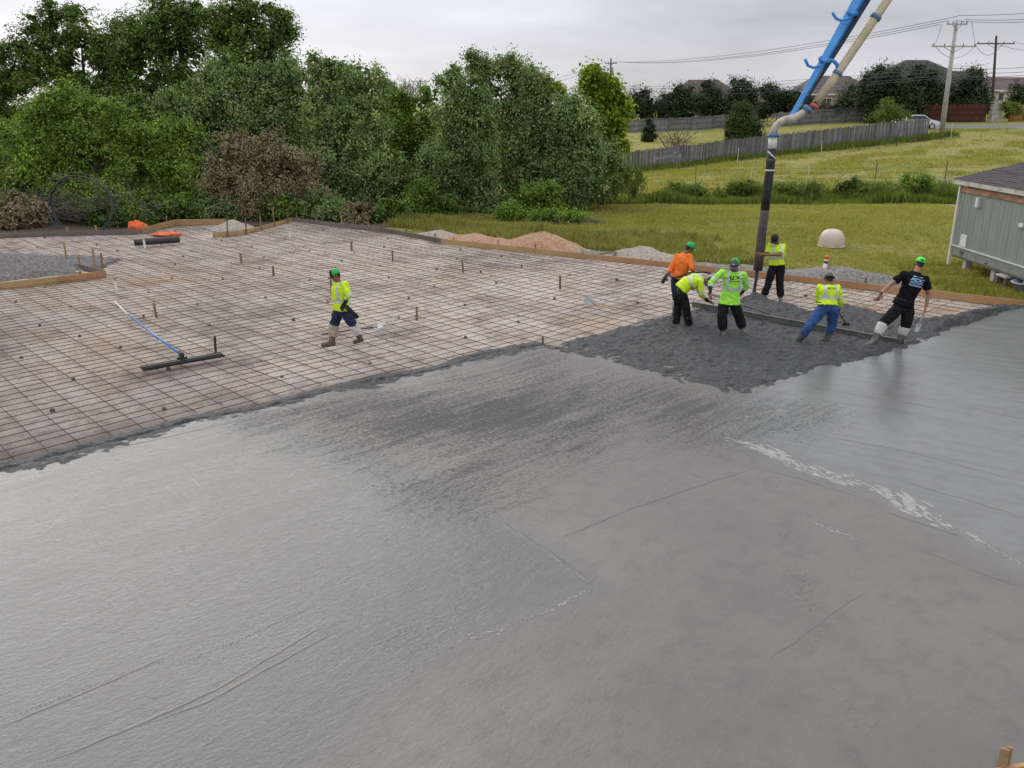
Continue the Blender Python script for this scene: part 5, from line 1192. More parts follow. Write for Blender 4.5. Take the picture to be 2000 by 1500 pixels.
# ------------------------------------------------------------------ fences
def picket_fence(label, pts, hgt, pw, mat, sep_parts=True, railside=1, jitter=.05, cat='fence', name='picket_fence', limit=300):
    root = empty(name, (pts[0][0], pts[0][1], tzf(*pts[0])), label, cat); meshes = []
    for k in range(5):
        h = hgt * (1 + (k - 2) * .012); m = MB(); m.add([(-pw * .47, 0, 0), (pw * .47, 0, 0), (pw * .47, .02, 0), (-pw * .47, .02, 0), (-pw * .47, 0, h - .04), (pw * .47, 0, h - .04), (pw * .47, .02, h - .04), (-pw * .47, .02, h - .04), (-pw * .3, 0, h), (pw * .3, 0, h), (pw * .3, .02, h), (-pw * .3, .02, h)],
            [(0, 1, 5, 4), (2, 3, 7, 6), (1, 2, 6, 5), (3, 0, 4, 7), (4, 5, 9, 8), (6, 7, 11, 10), (5, 6, 10, 9), (7, 4, 8, 11), (8, 9, 10, 11), (3, 2, 1, 0)]); meshes.append(m)
    mm = [m.mesh('picket', M[mat]) for m in meshes]; joined = MB(); cnt = 0
    for (x0, y0), (x1, y1) in zip(pts[:-1], pts[1:]):
        L = math.hypot(x1 - x0, y1 - y0); n = int(L / pw); a = math.atan2(y1 - y0, x1 - x0)
        for k in range(n):
            u = (k + .5) / n; x, y = x0 + (x1 - x0) * u, y0 + (y1 - y0) * u; z = tzf(x, y) - .05 + random.uniform(-jitter, jitter)
            R = Matrix.Translation((x, y, z)) @ Matrix.Rotation(a, 4, 'Z') @ Matrix.Rotation(random.uniform(-.02, .02), 4, 'Y')
            if sep_parts and cnt < limit:
                o = bpy.data.objects.new('picket', random.choice(mm)); COL.objects.link(o); o.parent = root; o.matrix_world = R; o.matrix_parent_inverse = Matrix.Translation(root.location).inverted(); o.matrix_basis = R; cnt += 1
            else:
                s_ = random.choice(meshes); joined.add([R @ Vector(v) for v in s_.v], s_.f)
        nx, ny = -math.sin(a) * railside, math.cos(a) * railside; seg = max(1, int(L / 2.4))
        for k in range(seg):
            q0, q1 = k / seg, (k + 1) / seg
            for hz in (.25, .85) if hgt < 1.5 else (.3, .95, 1.55):
                A_ = Vector((x0 + (x1 - x0) * q0 + nx * .05, y0 + (y1 - y0) * q0 + ny * .05, 0)); B2 = Vector((x0 + (x1 - x0) * q1 + nx * .05, y0 + (y1 - y0) * q1 + ny * .05, 0)); A_.z = tzf(A_.x, A_.y) + hz; B2.z = tzf(B2.x, B2.y) + hz
                MB().beam(A_, B2, .04, .09).build('rail', M[mat], root)
            MB().box((A_.x + nx * .07, A_.y + ny * .07, tzf(A_.x, A_.y) + hgt * .48), (.09, .09, hgt * 1.0)).build('post', M[mat], root)
    if joined.v: kind(joined.build('pickets', M[mat], root), 'stuff')
    return root
FN = [(10.6, 82.0), (18.5, 82.8), (26.5, 84.0), (34, 85.2), (40.6, 86.0)]
picket_fence('weathered grey picket fence running up the slope behind the hose', FN, 1.85, .135, 'picket', True, 1, .05)
picket_fence('pale grey board fence at the back of the far lawn', [(15.5, 118.5), (24, 118.5), (33, 118.8)], 1.75, .15, 'picket', False, -1, .01, name='board_fence')
picket_fence('long pale fence with rails right of the round cedar', [(33.4, 112), (44, 109), (55, 106)], 1.8, .15, 'picket', False, -1, .01, name='board_fence')
picket_fence('dark red stained fence under the trees behind the road', [(38, 112), (52, 105.5), (55.8, 104.3)], 2.1, .16, 'redfence', False, -1, .0, name='board_fence')
picket_fence('fresh orange cedar fence beside the stone column', [(58.6, 104.5), (63.2, 106.5)], 1.9, .15, 'cedar', True, -1, .0, name='cedar_fence', limit=60)
picket_fence('grey board fence at the right edge beyond the orange cedar one', [(63.4, 106.6), (70, 109)], 1.9, .15, 'picket', False, -1, .02, name='board_fence')
g = Vector((56.9, 104.3, tzf(56.9, 104.3))); col_ = empty('stone_column', g, 'square pale stone column between the red and orange fences', 'column')
for k in range(7):
    MB().box(g + Vector((random.uniform(-.02, .02), 0, .15 + k * .29)), (1.1 + random.uniform(-.05, .05), .7, .27)).build('stone', M['stone'], col_, bevel=.03)
MB().box(g + Vector((0, 0, 2.2)), (1.25, .85, .1)).build('cap_stone', M['stone'], col_, bevel=.02)
def wire_fence(label, pts, hgt, step, lines=(.35, .7, 1.05)):
    root = empty('wire_fence', (pts[0][0], pts[0][1], tzf(*pts[0])), label, 'fence'); P3 = []
    for (x0, y0), (x1, y1) in zip(pts[:-1], pts[1:]):
        n = max(1, int(math.hypot(x1 - x0, y1 - y0) / step))
        for k in range(n): P3.append((x0 + (x1 - x0) * k / n, y0 + (y1 - y0) * k / n))
    P3.append(pts[-1])
    for x, y in P3:
        z = tzf(x, y); MB().beam((x, y, z - .2), (x + random.uniform(-.05, .05), y, z + hgt * random.uniform(.9, 1.08)), .045, .045, (0, 1, 0)).build('post', M['darkmetal'] if random.random() < .75 else M['galv'], root)
    for hz in lines: MB().tube([Vector((x, y, tzf(x, y) + hz)) for x, y in P3], .008, 4).build('wire', M['wire'], root)
wire_fence('thin wire fence with dark posts in front of the picket fence', [(20.5, 79.3), (28.5, 80.6), (36, 82.2), (41.5, 83.2)], 1.45, 3.1)
wire_fence('thin wire fence crossing the field above the weed strip', [(14, 66), (22, 64.5), (31, 62), (40, 60)], 1.4, 3.4)
def pipe_frame(label, pts, name='pipe_gate'):
    root = empty(name, pts[0][0], label, 'gate')
    for a, b in pts: MB().tube([a, b], .028, 8).build('rail', M['greymetal'], root, True)
g1, g2 = Vector((13.0, 79.5, 0)), Vector((15.3, 79.5, 0)); g1.z, g2.z = tzf(g1.x, g1.y), tzf(g2.x, g2.y); u = Vector((0, 0, 1.45))
pipe_frame('pale pipe gate frame at the left end of the picket fence', [(g1, g1 + u), (g2, g2 + u), (g1 + u * .8, g2 + u * .86), (g1 + u * .86, g1.lerp(g2, .8) + u * .95), (g1.lerp(g2, .8) + u * .9, g1.lerp(g2, .8) + u * 1.15)])
a, b, c = gpt(1826, 384), gpt(1843, 384), None; hh = 40 / pxm(a.y); u = Vector((0, 0, hh)); e2 = P(1873, 352, a.y + .3)
pipe_frame('pale pipe corner frame in the weeds beside the green building', [(a, a + u), (b, b + u * .92), (a + u * .8, b + u * .70), (a + u * .8, e2), (e2, Vector((e2.x, e2.y, tzf(e2.x, e2.y))))])
p0, p1 = Vector((43.2, 87.6, 0)), Vector((49.0, 87.2, 0)); p0.z, p1.z = tzf(p0.x, p0.y), tzf(p1.x, p1.y); u = Vector((0, 0, 1.0))
pipe_frame('low pale pipe rail beside the grey concrete pole', [(p0, p0 + u), (p1, p1 + u), (p0 + u * .95, p1 + u * .95)], 'pipe_rail')

# ------------------------------------------------------------------ utility poles and lines
def pole(label, base, top, r0, r1, mat, arms, Y, arm_dir=(1, 0, 0)):
    root = empty('utility_pole', base, label, 'utility pole'); top = Vector(top); base = Vector(base)
    MB().tube([base - Vector((0, 0, .5)), base.lerp(top, .5), top], [r0, (r0 + r1) / 2, r1], 12).build('post', M[mat], root, True); ad = nrm(arm_dir); tips = []
    for dz, half in arms:
        c = top - Vector((0, 0, dz)) - Vector((0, r1 + .07, 0)); ar = MB().beam(c - ad * half, c + ad * half, .11, .13).build('crossarm', M[mat], root)
        for s_ in (-1, -.45, .45, 1):
            q = c + ad * half * s_ * .94 + Vector((0, 0, .06)); MB().lathe([(.03, 0), (.06, .06), (.035, .1), (.06, .15), (.02, .2)], q, 8).build('insulator', M['wire'], ar, True); tips.append(q + Vector((0, 0, .2)))
        for s_ in (-1, 1): MB().beam(c + ad * half * .5 * s_, c - Vector((0, 0, .55)), .04, .02, (0, 1, 0)).build('brace', M['darkmetal'], root)
    return tips
pb = Vector((42.15, 86.4, 0)); pb.z = tzf(42.15, 86.4); pt = P(1868, 42, 86.4)
T1 = pole('tall grey concrete utility pole with two crossarms at right', pb, pt, .26, .15, 'polecon', [(.25, .95), (2.2, 2.1)], 86)
pb2 = P(1936, 232, 112); pb2.z = tzf(pb2.x, pb2.y); pt2 = P(1946, 70, 112)
T2 = pole('brown wooden utility pole with equipment near the right edge', pb2, pt2, .19, .13, 'polewood', [(.9, 2.3)], 112)
pb3 = P(1191, 190, 172); pb3.z = tzf(pb3.x, pb3.y); pt3 = P(1193.5, 114, 172)
T3 = pole('distant dark utility pole above the yellow green tree', pb3, pt3, .2, .14, 'polewood', [(.9, 1.15)], 172)
p3c = MB(); c = P(1196, 137, 171.7); p3c.lathe([(.18, -.55), (.2, -.5), (.2, .4), (.12, .5)], c, 12); tag(p3c.build('transformer', M['greymetal'], None, True), 'small grey transformer can on the distant dark pole', 'transformer')
pb4 = P(821, 200, 210); pb4.z = tzf(pb4.x, pb4.y); pole('faint far pole above the gap in the vine covered trees', pb4, P(821, 156, 210), .22, .16, 'polewood', [(.3, 2.2)], 210)
def wirerun(label, a, b, sag, r=.022):
    pts = [a.lerp(b, k / 24) - Vector((0, 0, sag * 4 * (k / 24) * (1 - k / 24))) for k in range(25)]
    tag(MB().tube(pts, r, 5).build('overhead_wire', M['wire'], None), label, 'wire', 'overhead power lines')
E1 = [P(2060, 22, 84), P(2060, 33, 84), P(2060, 37, 84)]
wirerun('topmost overhead wire from the far pole to the concrete pole', T3[0], P(1870, 32, 86.3), 1.2, .026); wirerun('middle overhead wire from the far pole to the concrete pole', T3[2], P(1852, 40, 86.3), 1.3, .026); wirerun('lowest of the three wires meeting at the concrete pole top', T3[3], P(1835, 48, 86.3), 1.3, .026)
wirerun('top wire leaving the concrete pole to the right', P(1870, 30, 86.3), E1[0], .1); wirerun('second wire leaving the concrete pole to the right', P(1884, 38, 86.3), E1[1], .15); wirerun('third wire leaving the concrete pole to the right', P(1866, 40, 86.3), E1[2], .25)
wirerun('slack wire looping from the concrete pole to the brown pole, upper', T1[4], T2[0], 1.6); wirerun('slack wire looping from the concrete pole to the brown pole, lower', T1[7], T2[2], 1.3)
wirerun('jumper wire curving down the left of the concrete pole', P(1839, 48, 86.3), T1[4], .6, .018); wirerun('jumper wire dropping on the right of the concrete pole', P(1898, 41, 86.3), T1[7], .05, .018)
wirerun('upper wire leaving the brown pole to the right', T2[3], P(2080, 80, 108), .5); wirerun('lower wire leaving the brown pole to the right', T2[1], P(2080, 100, 108), .5)
wirerun('far left wire falling from the distant pole behind the trees', T3[0], P(930, 185, 230), 1.0, .03); wirerun('second far left wire falling from the distant pole', T3[3], P(930, 192, 230), 1.0, .03)
for i, (ya, yb, yc) in enumerate(((169, 153, 120), (173, 160, 130), (181, 168, 136), (189, 172, 145))):
    nm = ('highest', 'second', 'third', 'lowest')[i]
    wirerun(f'{nm} of the low service cables crossing the far trees, left span', P(1195, ya, 150), P(1846, yb - 20, 86.8), .5, .022); wirerun(f'{nm} of the low service cables right of the concrete pole', P(1849, yb - 20, 86.8), P(2080, yc + 2, 90), .3, .022)

# ------------------------------------------------------------------ houses
M['roof_brown'] = simple('brown_shingle', (0.12, 0.092, 0.085), .9, .25, 2, .3, 8); M['roof_dark'] = simple('slate_shingle', (0.06, 0.058, 0.062), .9, .25, 2, .3, 8)
M['siding'] = simple('cream_siding', (0.52, 0.47, 0.42), .8, .08, 1); M['brick_far'] = simple('tan_brick', (0.33, 0.22, 0.17), .9, .25, 5)
def house(label, c, w, d, eave, ridge, roof, wall, yaw=0.0, hip=.35, wins=(), over=.45):
    root = empty('house', c, label, 'house'); R = Matrix.Rotation(yaw, 3, 'Z'); C_ = Vector(c)
    def T(v): return C_ + R @ Vector(v)
    m = MB(); m.add([T((x, y, z)) for z in (-.5, eave) for y in (-d / 2, d / 2) for x in (-w / 2, w / 2)], [(0, 2, 3, 1), (4, 5, 7, 6), (0, 1, 5, 4), (2, 6, 7, 3), (0, 4, 6, 2), (1, 3, 7, 5)]); wl_ = m.build('wall', wall, root)
    a, b, h = w / 2 + over, d / 2 + over, w / 2 * hip; z = eave - .05
    MB().add([T((-a, -b, z)), T((a, -b, z)), T((a, b, z)), T((-a, b, z)), T((-w / 2 + h, 0, ridge)), T((w / 2 - h, 0, ridge)), T((-a, -b, z - .18)), T((a, -b, z - .18)), T((a, b, z - .18)), T((-a, b, z - .18))], [(0, 1, 5, 4), (1, 2, 5), (2, 3, 4, 5), (3, 0, 4), (6, 9, 8, 7), (0, 6, 7, 1), (1, 7, 8, 2), (2, 8, 9, 3), (3, 9, 6, 0)]).build('roof', roof, root)
    MB().add([T((-a, -b - .02, z)), T((a, -b - .02, z)), T((a, -b - .02, z - .2)), T((-a, -b - .02, z - .2))], [(3, 2, 1, 0)]).build('fascia', M['whitepaint'], root)
    for wx, wz, ww, wh in wins:
        fr = MB()
        for dx, dz, sx, sz in ((0, wh / 2, ww + .16, .1), (0, -wh / 2, ww + .16, .1), (-ww / 2, 0, .1, wh), (ww / 2, 0, .1, wh), (0, 0, .07, wh)): fr.box(T((wx + dx, -d / 2 - .03, wz + dz)), (sx, .07, sz), R)
        f_ = fr.build('window', M['whitepaint'], root); MB().box(T((wx, -d / 2 - .012, wz)), (ww, .03, wh), R).build('pane', M['glass'], f_)
    return root
def gz(x, y): return Vector((x, y, tzf(x, y)))
house('cream two storey house with brown roof at the right edge', Vector((101, 180, 1.9)), 20, 12, 5.5, 8.1, M['roof_brown'], M['siding'], 0.0, .45, [(-6.2, 4.3, 2.2, 1.5), (-6.2, 1.5, 2.2, 1.6), (1.5, 4.3, 1.6, 1.5)])
house('large house with dark slate roof behind the tall trees', gz(54.2, 121), 15, 11, 3.6, 7.3, M['roof_dark'], M['brick_far'], 0.05, .8, [(-5, 2.0, 1.6, 1.3), (4, 2.0, 1.6, 1.3)])
house('house with tan hip roof left of the far tree row', gz(28.6, 134), 11, 10, 3.3, 6.4, M['roof_brown'], M['siding'], 0, .6, [(-4, 1.6, 2, 1.4), (2, 1.6, 1.6, 1.4)])
house('low house glimpsed through the far tree row', gz(39.5, 142), 13, 10, 2.6, 4.2, M['roof_brown'], M['brick_far'], 0, .5, [(-3, 1.4, 2, 1.2), (3, 1.4, 2, 1.2)])
house('house with brown roof behind the pump pipe', gz(50.5, 142), 11, 9, 3.2, 5.9, M['roof_brown'], M['siding'], 0, .5, [(-2, 1.8, 1.6, 1.4)])
house('distant house roof right of the concrete pole', gz(73, 150), 12, 10, 3.6, 6.6, M['roof_brown'], M['siding'], 0, .5, [])

# ------------------------------------------------------------------ far yard things
cn = empty('blue_canopy', gz(26.5, 124), 'small blue shade canopy on thin posts beyond the back fence', 'canopy'); c = gz(26.5, 124) + Vector((0, 0, 3.0))
MB().add([c + Vector((-1, -1, 0)), c + Vector((1, -1, 0)), c + Vector((1, 1, 0)), c + Vector((-1, 1, 0)), c + Vector((0, 0, .7)), c + Vector((-1, -1, -.35)), c + Vector((1, -1, -.35)), c + Vector((1, 1, -.35)), c + Vector((-1, 1, -.35))], [(0, 1, 4), (1, 2, 4), (2, 3, 4), (3, 0, 4), (0, 5, 6, 1), (1, 6, 7, 2), (2, 7, 8, 3), (3, 8, 5, 0)]).build('cover', simple('bright_blue_cloth', (0.03, 0.10, 0.62), .7, .1, 3), cn)
for dx in (-1, 1):
    for dy in (-1, 1): MB().tube([c + Vector((dx, dy, -3)), c + Vector((dx, dy, 0))], .04, 6).build('post', M['whitepaint'], cn)
# white car on the road
cr_ = empty('parked_car', (43.4, 94, 0), 'white car on the road half hidden by the picket fence', 'car'); C0 = gz(42.9, 94); C0.z += .02
prof = [(-2.2, .35), (-2.25, .75), (-2.1, .95), (-1.5, 1.02), (-.75, 1.45), (.55, 1.47), (1.3, 1.02), (2.0, .86), (2.22, .7), (2.22, .38)]
def side(y, inset): return [C0 + Vector((x, y, z)) for x, z in prof]
vs = []; 
for y, k in ((-.86, 1), (-.72, 0), (.72, 0), (.86, 1)): vs += [C0 + Vector((x * (1 if z < 1.0 else .985), (y if z < 1.0 else y * .82) , z)) for x, z in prof]
n = len(prof); fs = [(r * n + i, r * n + i + 1, (r + 1) * n + i + 1, (r + 1) * n + i) for r in range(3) for i in range(n - 1)] + [tuple(range(n - 1, -1, -1)), tuple(range(3 * n, 4 * n))] + [(r * n + n - 1, r * n, (r + 1) * n, (r + 1) * n + n - 1) for r in range(3)]
MB().add(vs, fs).build('body', simple('white_car_paint', (0.72, 0.74, 0.76), .25, .03, 1), cr_, True, bevel=.04)
for s_ in (-1, 1): MB().add([C0 + Vector((x, .735 * s_ * (1 if z < 1.2 else .97) + .02 * s_, z)) for x, z in ((-1.3, 1.06), (1.05, 1.06), (.5, 1.40), (-.7, 1.39))], [(0, 1, 2, 3)]).build('side_window', M['glass'], cr_)
MB().add([C0 + Vector((x, y, z)) for x, y, z in ((1.26, -.62, 1.07), (1.26, .62, 1.07), (.62, .55, 1.45), (.62, -.55, 1.45))], [(0, 1, 2, 3)]).build('windscreen', M['glass'], cr_)
for x in (-1.35, 1.4):
    for s_ in (-1, 1):
        Rw = Matrix.Rotation(math.pi / 2, 3, 'X'); w_ = MB().lathe([(.20, -.11), (.31, -.11), (.33, -.06), (.33, .06), (.31, .11), (.20, .11)], C0 + Vector((x, .80 * s_, .33)), 20, Rw).build('wheel', M['rubber'], cr_, True)
        MB().lathe([(.05, -.115), (.2, -.115), (.2, .115), (.05, .115)], C0 + Vector((x, .80 * s_, .33)), 14, Rw).build('rim', M['galv'], w_)
for s_ in (-1, 1): MB().box(C0 + Vector((2.17, .6 * s_, .72)), (.1, .32, .14)).build('headlight', M['galv'], cr_, bevel=.02)
# ------------------------------------------------------------------ vegetation
M['leaf_oak'] = leafmat('oak_leaf', (0.037, 0.075, 0.018), (0.109, 0.189, 0.037), (0.283, 0.424, 0.085))
M['leaf_bright'] = leafmat('bright_leaf', (0.057, 0.113, 0.019), (0.177, 0.295, 0.047), (0.455, 0.634, 0.105), .35, .5)
M['leaf_vine'] = leafmat('vine_leaf', (0.056, 0.097, 0.034), (0.184, 0.286, 0.095), (0.434, 0.550, 0.202), .25)
M['leaf_yellow'] = leafmat('yellow_green_leaf', (0.075, 0.136, 0.014), (0.225, 0.320, 0.028), (0.540, 0.640, 0.063), .4)
M['leaf_brown'] = leafmat('withered_leaf', (0.105, 0.085, 0.045), (0.27, 0.225, 0.125), (0.46, 0.44, 0.27), .2, .8)
M['leaf_far'] = leafmat('far_leaf', (0.016, 0.027, 0.012), (0.046, 0.070, 0.029), (0.115, 0.149, 0.066), .2)
M['leaf_cedar'] = leafmat('cedar_leaf', (0.016, 0.035, 0.011), (0.048, 0.088, 0.022), (0.136, 0.200, 0.049), .15, .9)
M['leaf_weed'] = leafmat('weed_leaf', (0.060, 0.088, 0.020), (0.168, 0.225, 0.045), (0.312, 0.362, 0.100), .35, .5)
M['grass_blade'] = leafmat('grass_blade', (0.204, 0.222, 0.048), (0.378, 0.376, 0.091), (0.611, 0.528, 0.206), .4, .25)
M['grass_tall'] = leafmat('tall_grass_blade', (0.143, 0.173, 0.041), (0.300, 0.319, 0.091), (0.535, 0.468, 0.209), .4, .4)
M['bark'] = simple('bark', (0.075, 0.06, 0.05), .95, .4, 6, .6, 14)
M['twig'] = simple('dead_twig', (0.16, 0.135, 0.115), .95, .35, 3)
RNG = np.random.default_rng(11)
def unit(v): return v / np.maximum(np.linalg.norm(v, axis=1, keepdims=True), 1e-9)
def leaves(C, N, L, W, droop, out, spread, per, rng):
    """C: cluster centres, N: outward normals -> leaf quads"""
    n = len(C) * per; c = np.repeat(C, per, 0) + rng.normal(0, 1, (n, 3)) * np.asarray(spread); nn = unit(np.repeat(N, per, 0) * out + rng.normal(0, .52, (n, 3)) + np.array([0, 0, 1.0]))
    t = unit(np.cross(nn, rng.normal(0, 1, (n, 3)))); t = unit(t + np.array([0, 0, -droop])); b = unit(np.cross(nn, t)); l = L * rng.uniform(.6, 1.35, (n, 1)); w = W * rng.uniform(.6, 1.3, (n, 1))
    up = unit(np.cross(t, b)) * l * .12
    V = np.stack([c - t * l * .5, c + b * w * .5 + up, c + t * l * .5, c - b * w * .5 + up], 1).reshape(-1, 3); F_ = np.arange(n * 4).reshape(-1, 4)
    cl = np.repeat(rng.uniform(0, 1, len(C)), per); v = np.clip(.45 * rng.uniform(0, 1, n) + .55 * cl, 0, 1); return V, F_, v
def crown_mesh(lobes, per_m2, per, L, W, mat, seed, droop=.3, out=.9, spread=.16, inner=.35, hang=0.0, name='crown', zmin=None, front=.62, fill=4.0, gap=.75):
    rng = np.random.default_rng(seed); Cs, Ns = [], []
    for (c, r) in lobes:
        c, r = np.array(c), np.array(r); area = 4 * math.pi * ((r[0] * r[1]) ** 1.6 / 3 + (r[0] * r[2]) ** 1.6 / 3 + (r[1] * r[2]) ** 1.6 / 3) ** (1 / 1.6)
        n = max(12, int(area * per_m2 * .92)); d = unit(rng.normal(0, 1, (n, 3))); fl = rng.uniform(0, 1, n) < front; d[fl, 1] = -np.abs(d[fl, 1])
        lump = 1 + .30 * (vnoise(d[:, 0] * 3.2 + seed, d[:, 2] * 3.2 + d[:, 1] * 2.1, seed) - .5) * 2 + .16 * (vnoise(d[:, 0] * 8 + seed, d[:, 2] * 8 + d[:, 1] * 5, seed + 3) - .5) * 2
        rad = np.where(rng.uniform(0, 1, n) < inner, rng.uniform(.35, .9, n), np.where(rng.uniform(0, 1, n) < .05, rng.uniform(1.0, 1.22, n), rng.uniform(.86, 1.03, n))) * lump
        p = c + d * r * rad[:, None]; Cs.append(p); Ns.append(unit(d / r))
        if hang:
            k = int(n * hang); idx = rng.integers(0, n, k); drop = rng.uniform(0, 1, (k, 1)) ** 1.5 * min(1.6, r[2] * .9); q = p[idx] - np.concatenate([np.zeros((k, 2)), drop], 1) * 1.0; Cs.append(q + rng.normal(0, .05, (k, 3))); Ns.append(Ns[-1][idx])
    C = np.concatenate(Cs); N = np.concatenate(Ns)
    g = vnoise(C[:, 0] / gap + C[:, 1] * .4, C[:, 2] / gap + seed * 1.7, seed + 9) * .6 + vnoise(C[:, 0] / gap * 2.1 + 5, C[:, 2] / gap * 2.1 - C[:, 1] * .5, seed + 13) * .4
    keep = rng.uniform(0, 1, len(C)) < np.clip((g - .30) * 5.0, .16, 1); C, N = C[keep], N[keep]
    if zmin is not None: ok = C[:, 2] > zmin; C, N = C[ok], N[ok]
    V, F_, v = leaves(C, N, L, W, droop, out, spread, per, rng)
    Cf, Nf = [], []                                            # coarse inner foliage closes the crown
    for (c, r) in lobes:
        c, r = np.array(c), np.array(r); n = max(10, int(fill * (r[0] * r[2] * 3.14) / (L * 2.6) ** 2)); d = unit(rng.normal(0, 1, (n, 3))); Cf.append(c + d * r * rng.uniform(.1, .72, (n, 1))); Nf.append(d)
    Cf, Nf = np.concatenate(Cf), np.concatenate(Nf)
    if zmin is not None: ok = Cf[:, 2] > zmin; Cf, Nf = Cf[ok], Nf[ok]
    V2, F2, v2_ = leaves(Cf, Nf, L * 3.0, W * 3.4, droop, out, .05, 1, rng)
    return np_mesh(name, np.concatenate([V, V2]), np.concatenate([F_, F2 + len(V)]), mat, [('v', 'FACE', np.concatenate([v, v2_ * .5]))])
def px_lobes(L, Y, depth=.9):
    out = []
    for q in L:
        px, py, rx, ry = q[:4]; yy = Y + (q[4] if len(q) > 4 else 0); c = P(px, py, yy); s_ = pxm(yy, c.z); out.append(((c.x, c.y, c.z), (rx / s_, max(rx, ry) / s_ * depth * .8, ry / s_)))
    return out
def lumpy(LB, seed, k=5):
    rr = random.Random(seed); out = []
    for c, r in LB:
        out.append((c, tuple(q * .88 for q in r)))
        for _ in range(k):
            d = Vector((rr.gauss(0, 1), rr.gauss(-.35, 1), rr.gauss(.15, 1))).normalized(); f = rr.uniform(.24, .46)
            out.append(((c[0] + d.x * r[0] * .85, c[1] + d.y * r[1] * .85, c[2] + d.z * r[2] * .85), (r[0] * f * rr.uniform(.8, 1.3), r[1] * f, r[2] * f * rr.uniform(.7, 1.2))))
    return out
def tree(label, lobes, Y, basepx, mat, seed, per_m2=5.0, per=14, L=.15, W=.09, trunk=.2, cat='tree', name='tree', group=None, **kw):
    base = P(basepx, 400, Y); base.z = tzf(base.x, base.y); root = empty(name, base, label, cat, group); LB0 = px_lobes(lobes, Y); LB = lumpy(LB0, seed, kw.pop('lumps', 5))
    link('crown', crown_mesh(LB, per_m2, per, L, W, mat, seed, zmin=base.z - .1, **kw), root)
    if trunk:
        rr = random.Random(seed); m = MB(); topz = max(c[2] for c, r in LB); cx = np.mean([c[0] for c, r in LB]); mid = Vector((base.x * .6 + cx * .4, base.y, base.z + (topz - base.z) * .45))
        m.tube([base - Vector((0, 0, .2)), base.lerp(mid, .5) + Vector((rr.uniform(-.15, .15), 0, 0)), mid], [trunk, trunk * .8, trunk * .6], 9); m.build('trunk', M['bark'], root, True)
        for c, r in LB0[:7]:
            e_ = Vector(c) + Vector((0, 0, r[2] * .35)); s0 = base.lerp(mid, rr.uniform(.6, 1)); MB().tube([s0, s0.lerp(e_, .5) + Vector((rr.uniform(-.2, .2), rr.uniform(-.2, .2), .15)), e_], [trunk * .45, trunk * .28, trunk * .08], 6).build('limb', M['bark'], root, True)
    return root
G1 = 'trees of the dark tree line'
tree('tall dark oak crown filling the top left corner', [(45, 95, 45, 50), (20, 150, 55, 60), (0, 220, 50, 70), (-70, 130, 80, 110)], 50, 10, M['leaf_oak'], 1, 6.5, 15, .17, .09, .28, group=G1)
tree('broad dark oak rising behind the bright green front tree', [(105, 40, 50, 38), (160, 75, 75, 60), (100, 130, 70, 60), (215, 120, 85, 70), (160, 185, 110, 60), (290, 175, 90, 60), (260, 60, 45, 45)], 51, 170, M['leaf_oak'], 2, 6.5, 15, .17, .09, .3, group=G1)
tree('dark oak with the highest crown, cut by the top of the picture', [(330, 20, 65, 55), (300, 85, 65, 55), (370, 90, 60, 60), (350, 150, 80, 60), (385, 30, 25, 30)], 50, 350, M['leaf_oak'], 3, 6.5, 15, .17, .09, .28, group=G1)
tree('rounded oak at the right end of the tall group, edged by sky', [(455, 35, 55, 50), (500, 55, 70, 55), (545, 75, 38, 48), (470, 110, 75, 55), (430, 70, 40, 60), (520, 120, 55, 40)], 49.5, 480, M['leaf_oak'], 4, 6.2, 14, .17, .09, .26, inner=.3, group=G1)
tree('bright green leafy tree in front of the dark oaks at left', [(150, 200, 60, 42), (205, 215, 60, 45), (95, 225, 55, 45), (55, 270, 60, 50), (260, 260, 70, 50), (335, 255, 55, 42), (375, 270, 35, 35), (160, 280, 110, 60), (290, 320, 90, 55), (120, 345, 110, 60), (230, 380, 120, 45), (50, 380, 90, 50), (350, 345, 60, 60), (330, 400, 90, 35)], 39.6, 180, M['leaf_bright'], 5, 7.5, 13, .14, .075, .2, droop=.5, spread=.15, group=G1)
tree('vine smothered tree in the shade between oak and withered mound', [(385, 195, 45, 35), (350, 215, 45, 40), (420, 165, 42, 40), (405, 240, 60, 50), (440, 215, 55, 60), (420, 290, 60, 60)], 44.5, 420, M['leaf_vine'], 6, 7.5, 14, .12, .085, .2, droop=.8, hang=.35, group=G1)
tree('vine covered tree with two blunt tops left of the big ivy column', [(445, 135, 38, 38), (480, 160, 50, 50), (555, 140, 45, 40), (530, 190, 60, 60), (580, 200, 45, 60), (520, 270, 80, 80), (570, 330, 50, 80)], 45.5, 530, M['leaf_vine'], 7, 7.5, 14, .12, .085, .22, droop=.8, hang=.4, group=G1)
tree('withered grey brown vine mound above the far form boards', [(455, 290, 45, 40), (500, 290, 55, 38), (550, 315, 55, 40), (590, 345, 45, 45), (470, 335, 65, 50), (530, 360, 70, 50), (440, 370, 60, 50), (600, 385, 50, 35), (490, 395, 80, 35)], 39.6, 520, M['leaf_brown'], 8, 11, 13, .10, .065, .12, 'shrub', 'vine_mound', droop=.8, hang=.5, spread=.13)
tree('huge ivy column with ragged top in the middle of the tree line', [(625, 135, 30, 28), (645, 160, 48, 42), (700, 150, 42, 35), (735, 190, 32, 45), (625, 215, 38, 55), (685, 220, 70, 65), (735, 270, 38, 70), (650, 300, 65, 70), (715, 340, 55, 70), (680, 385, 75, 45), (740, 380, 30, 50)], 42.5, 690, M['leaf_vine'], 9, 9, 14, .125, .095, .25, droop=.9, hang=.5, spread=.14, group=G1)
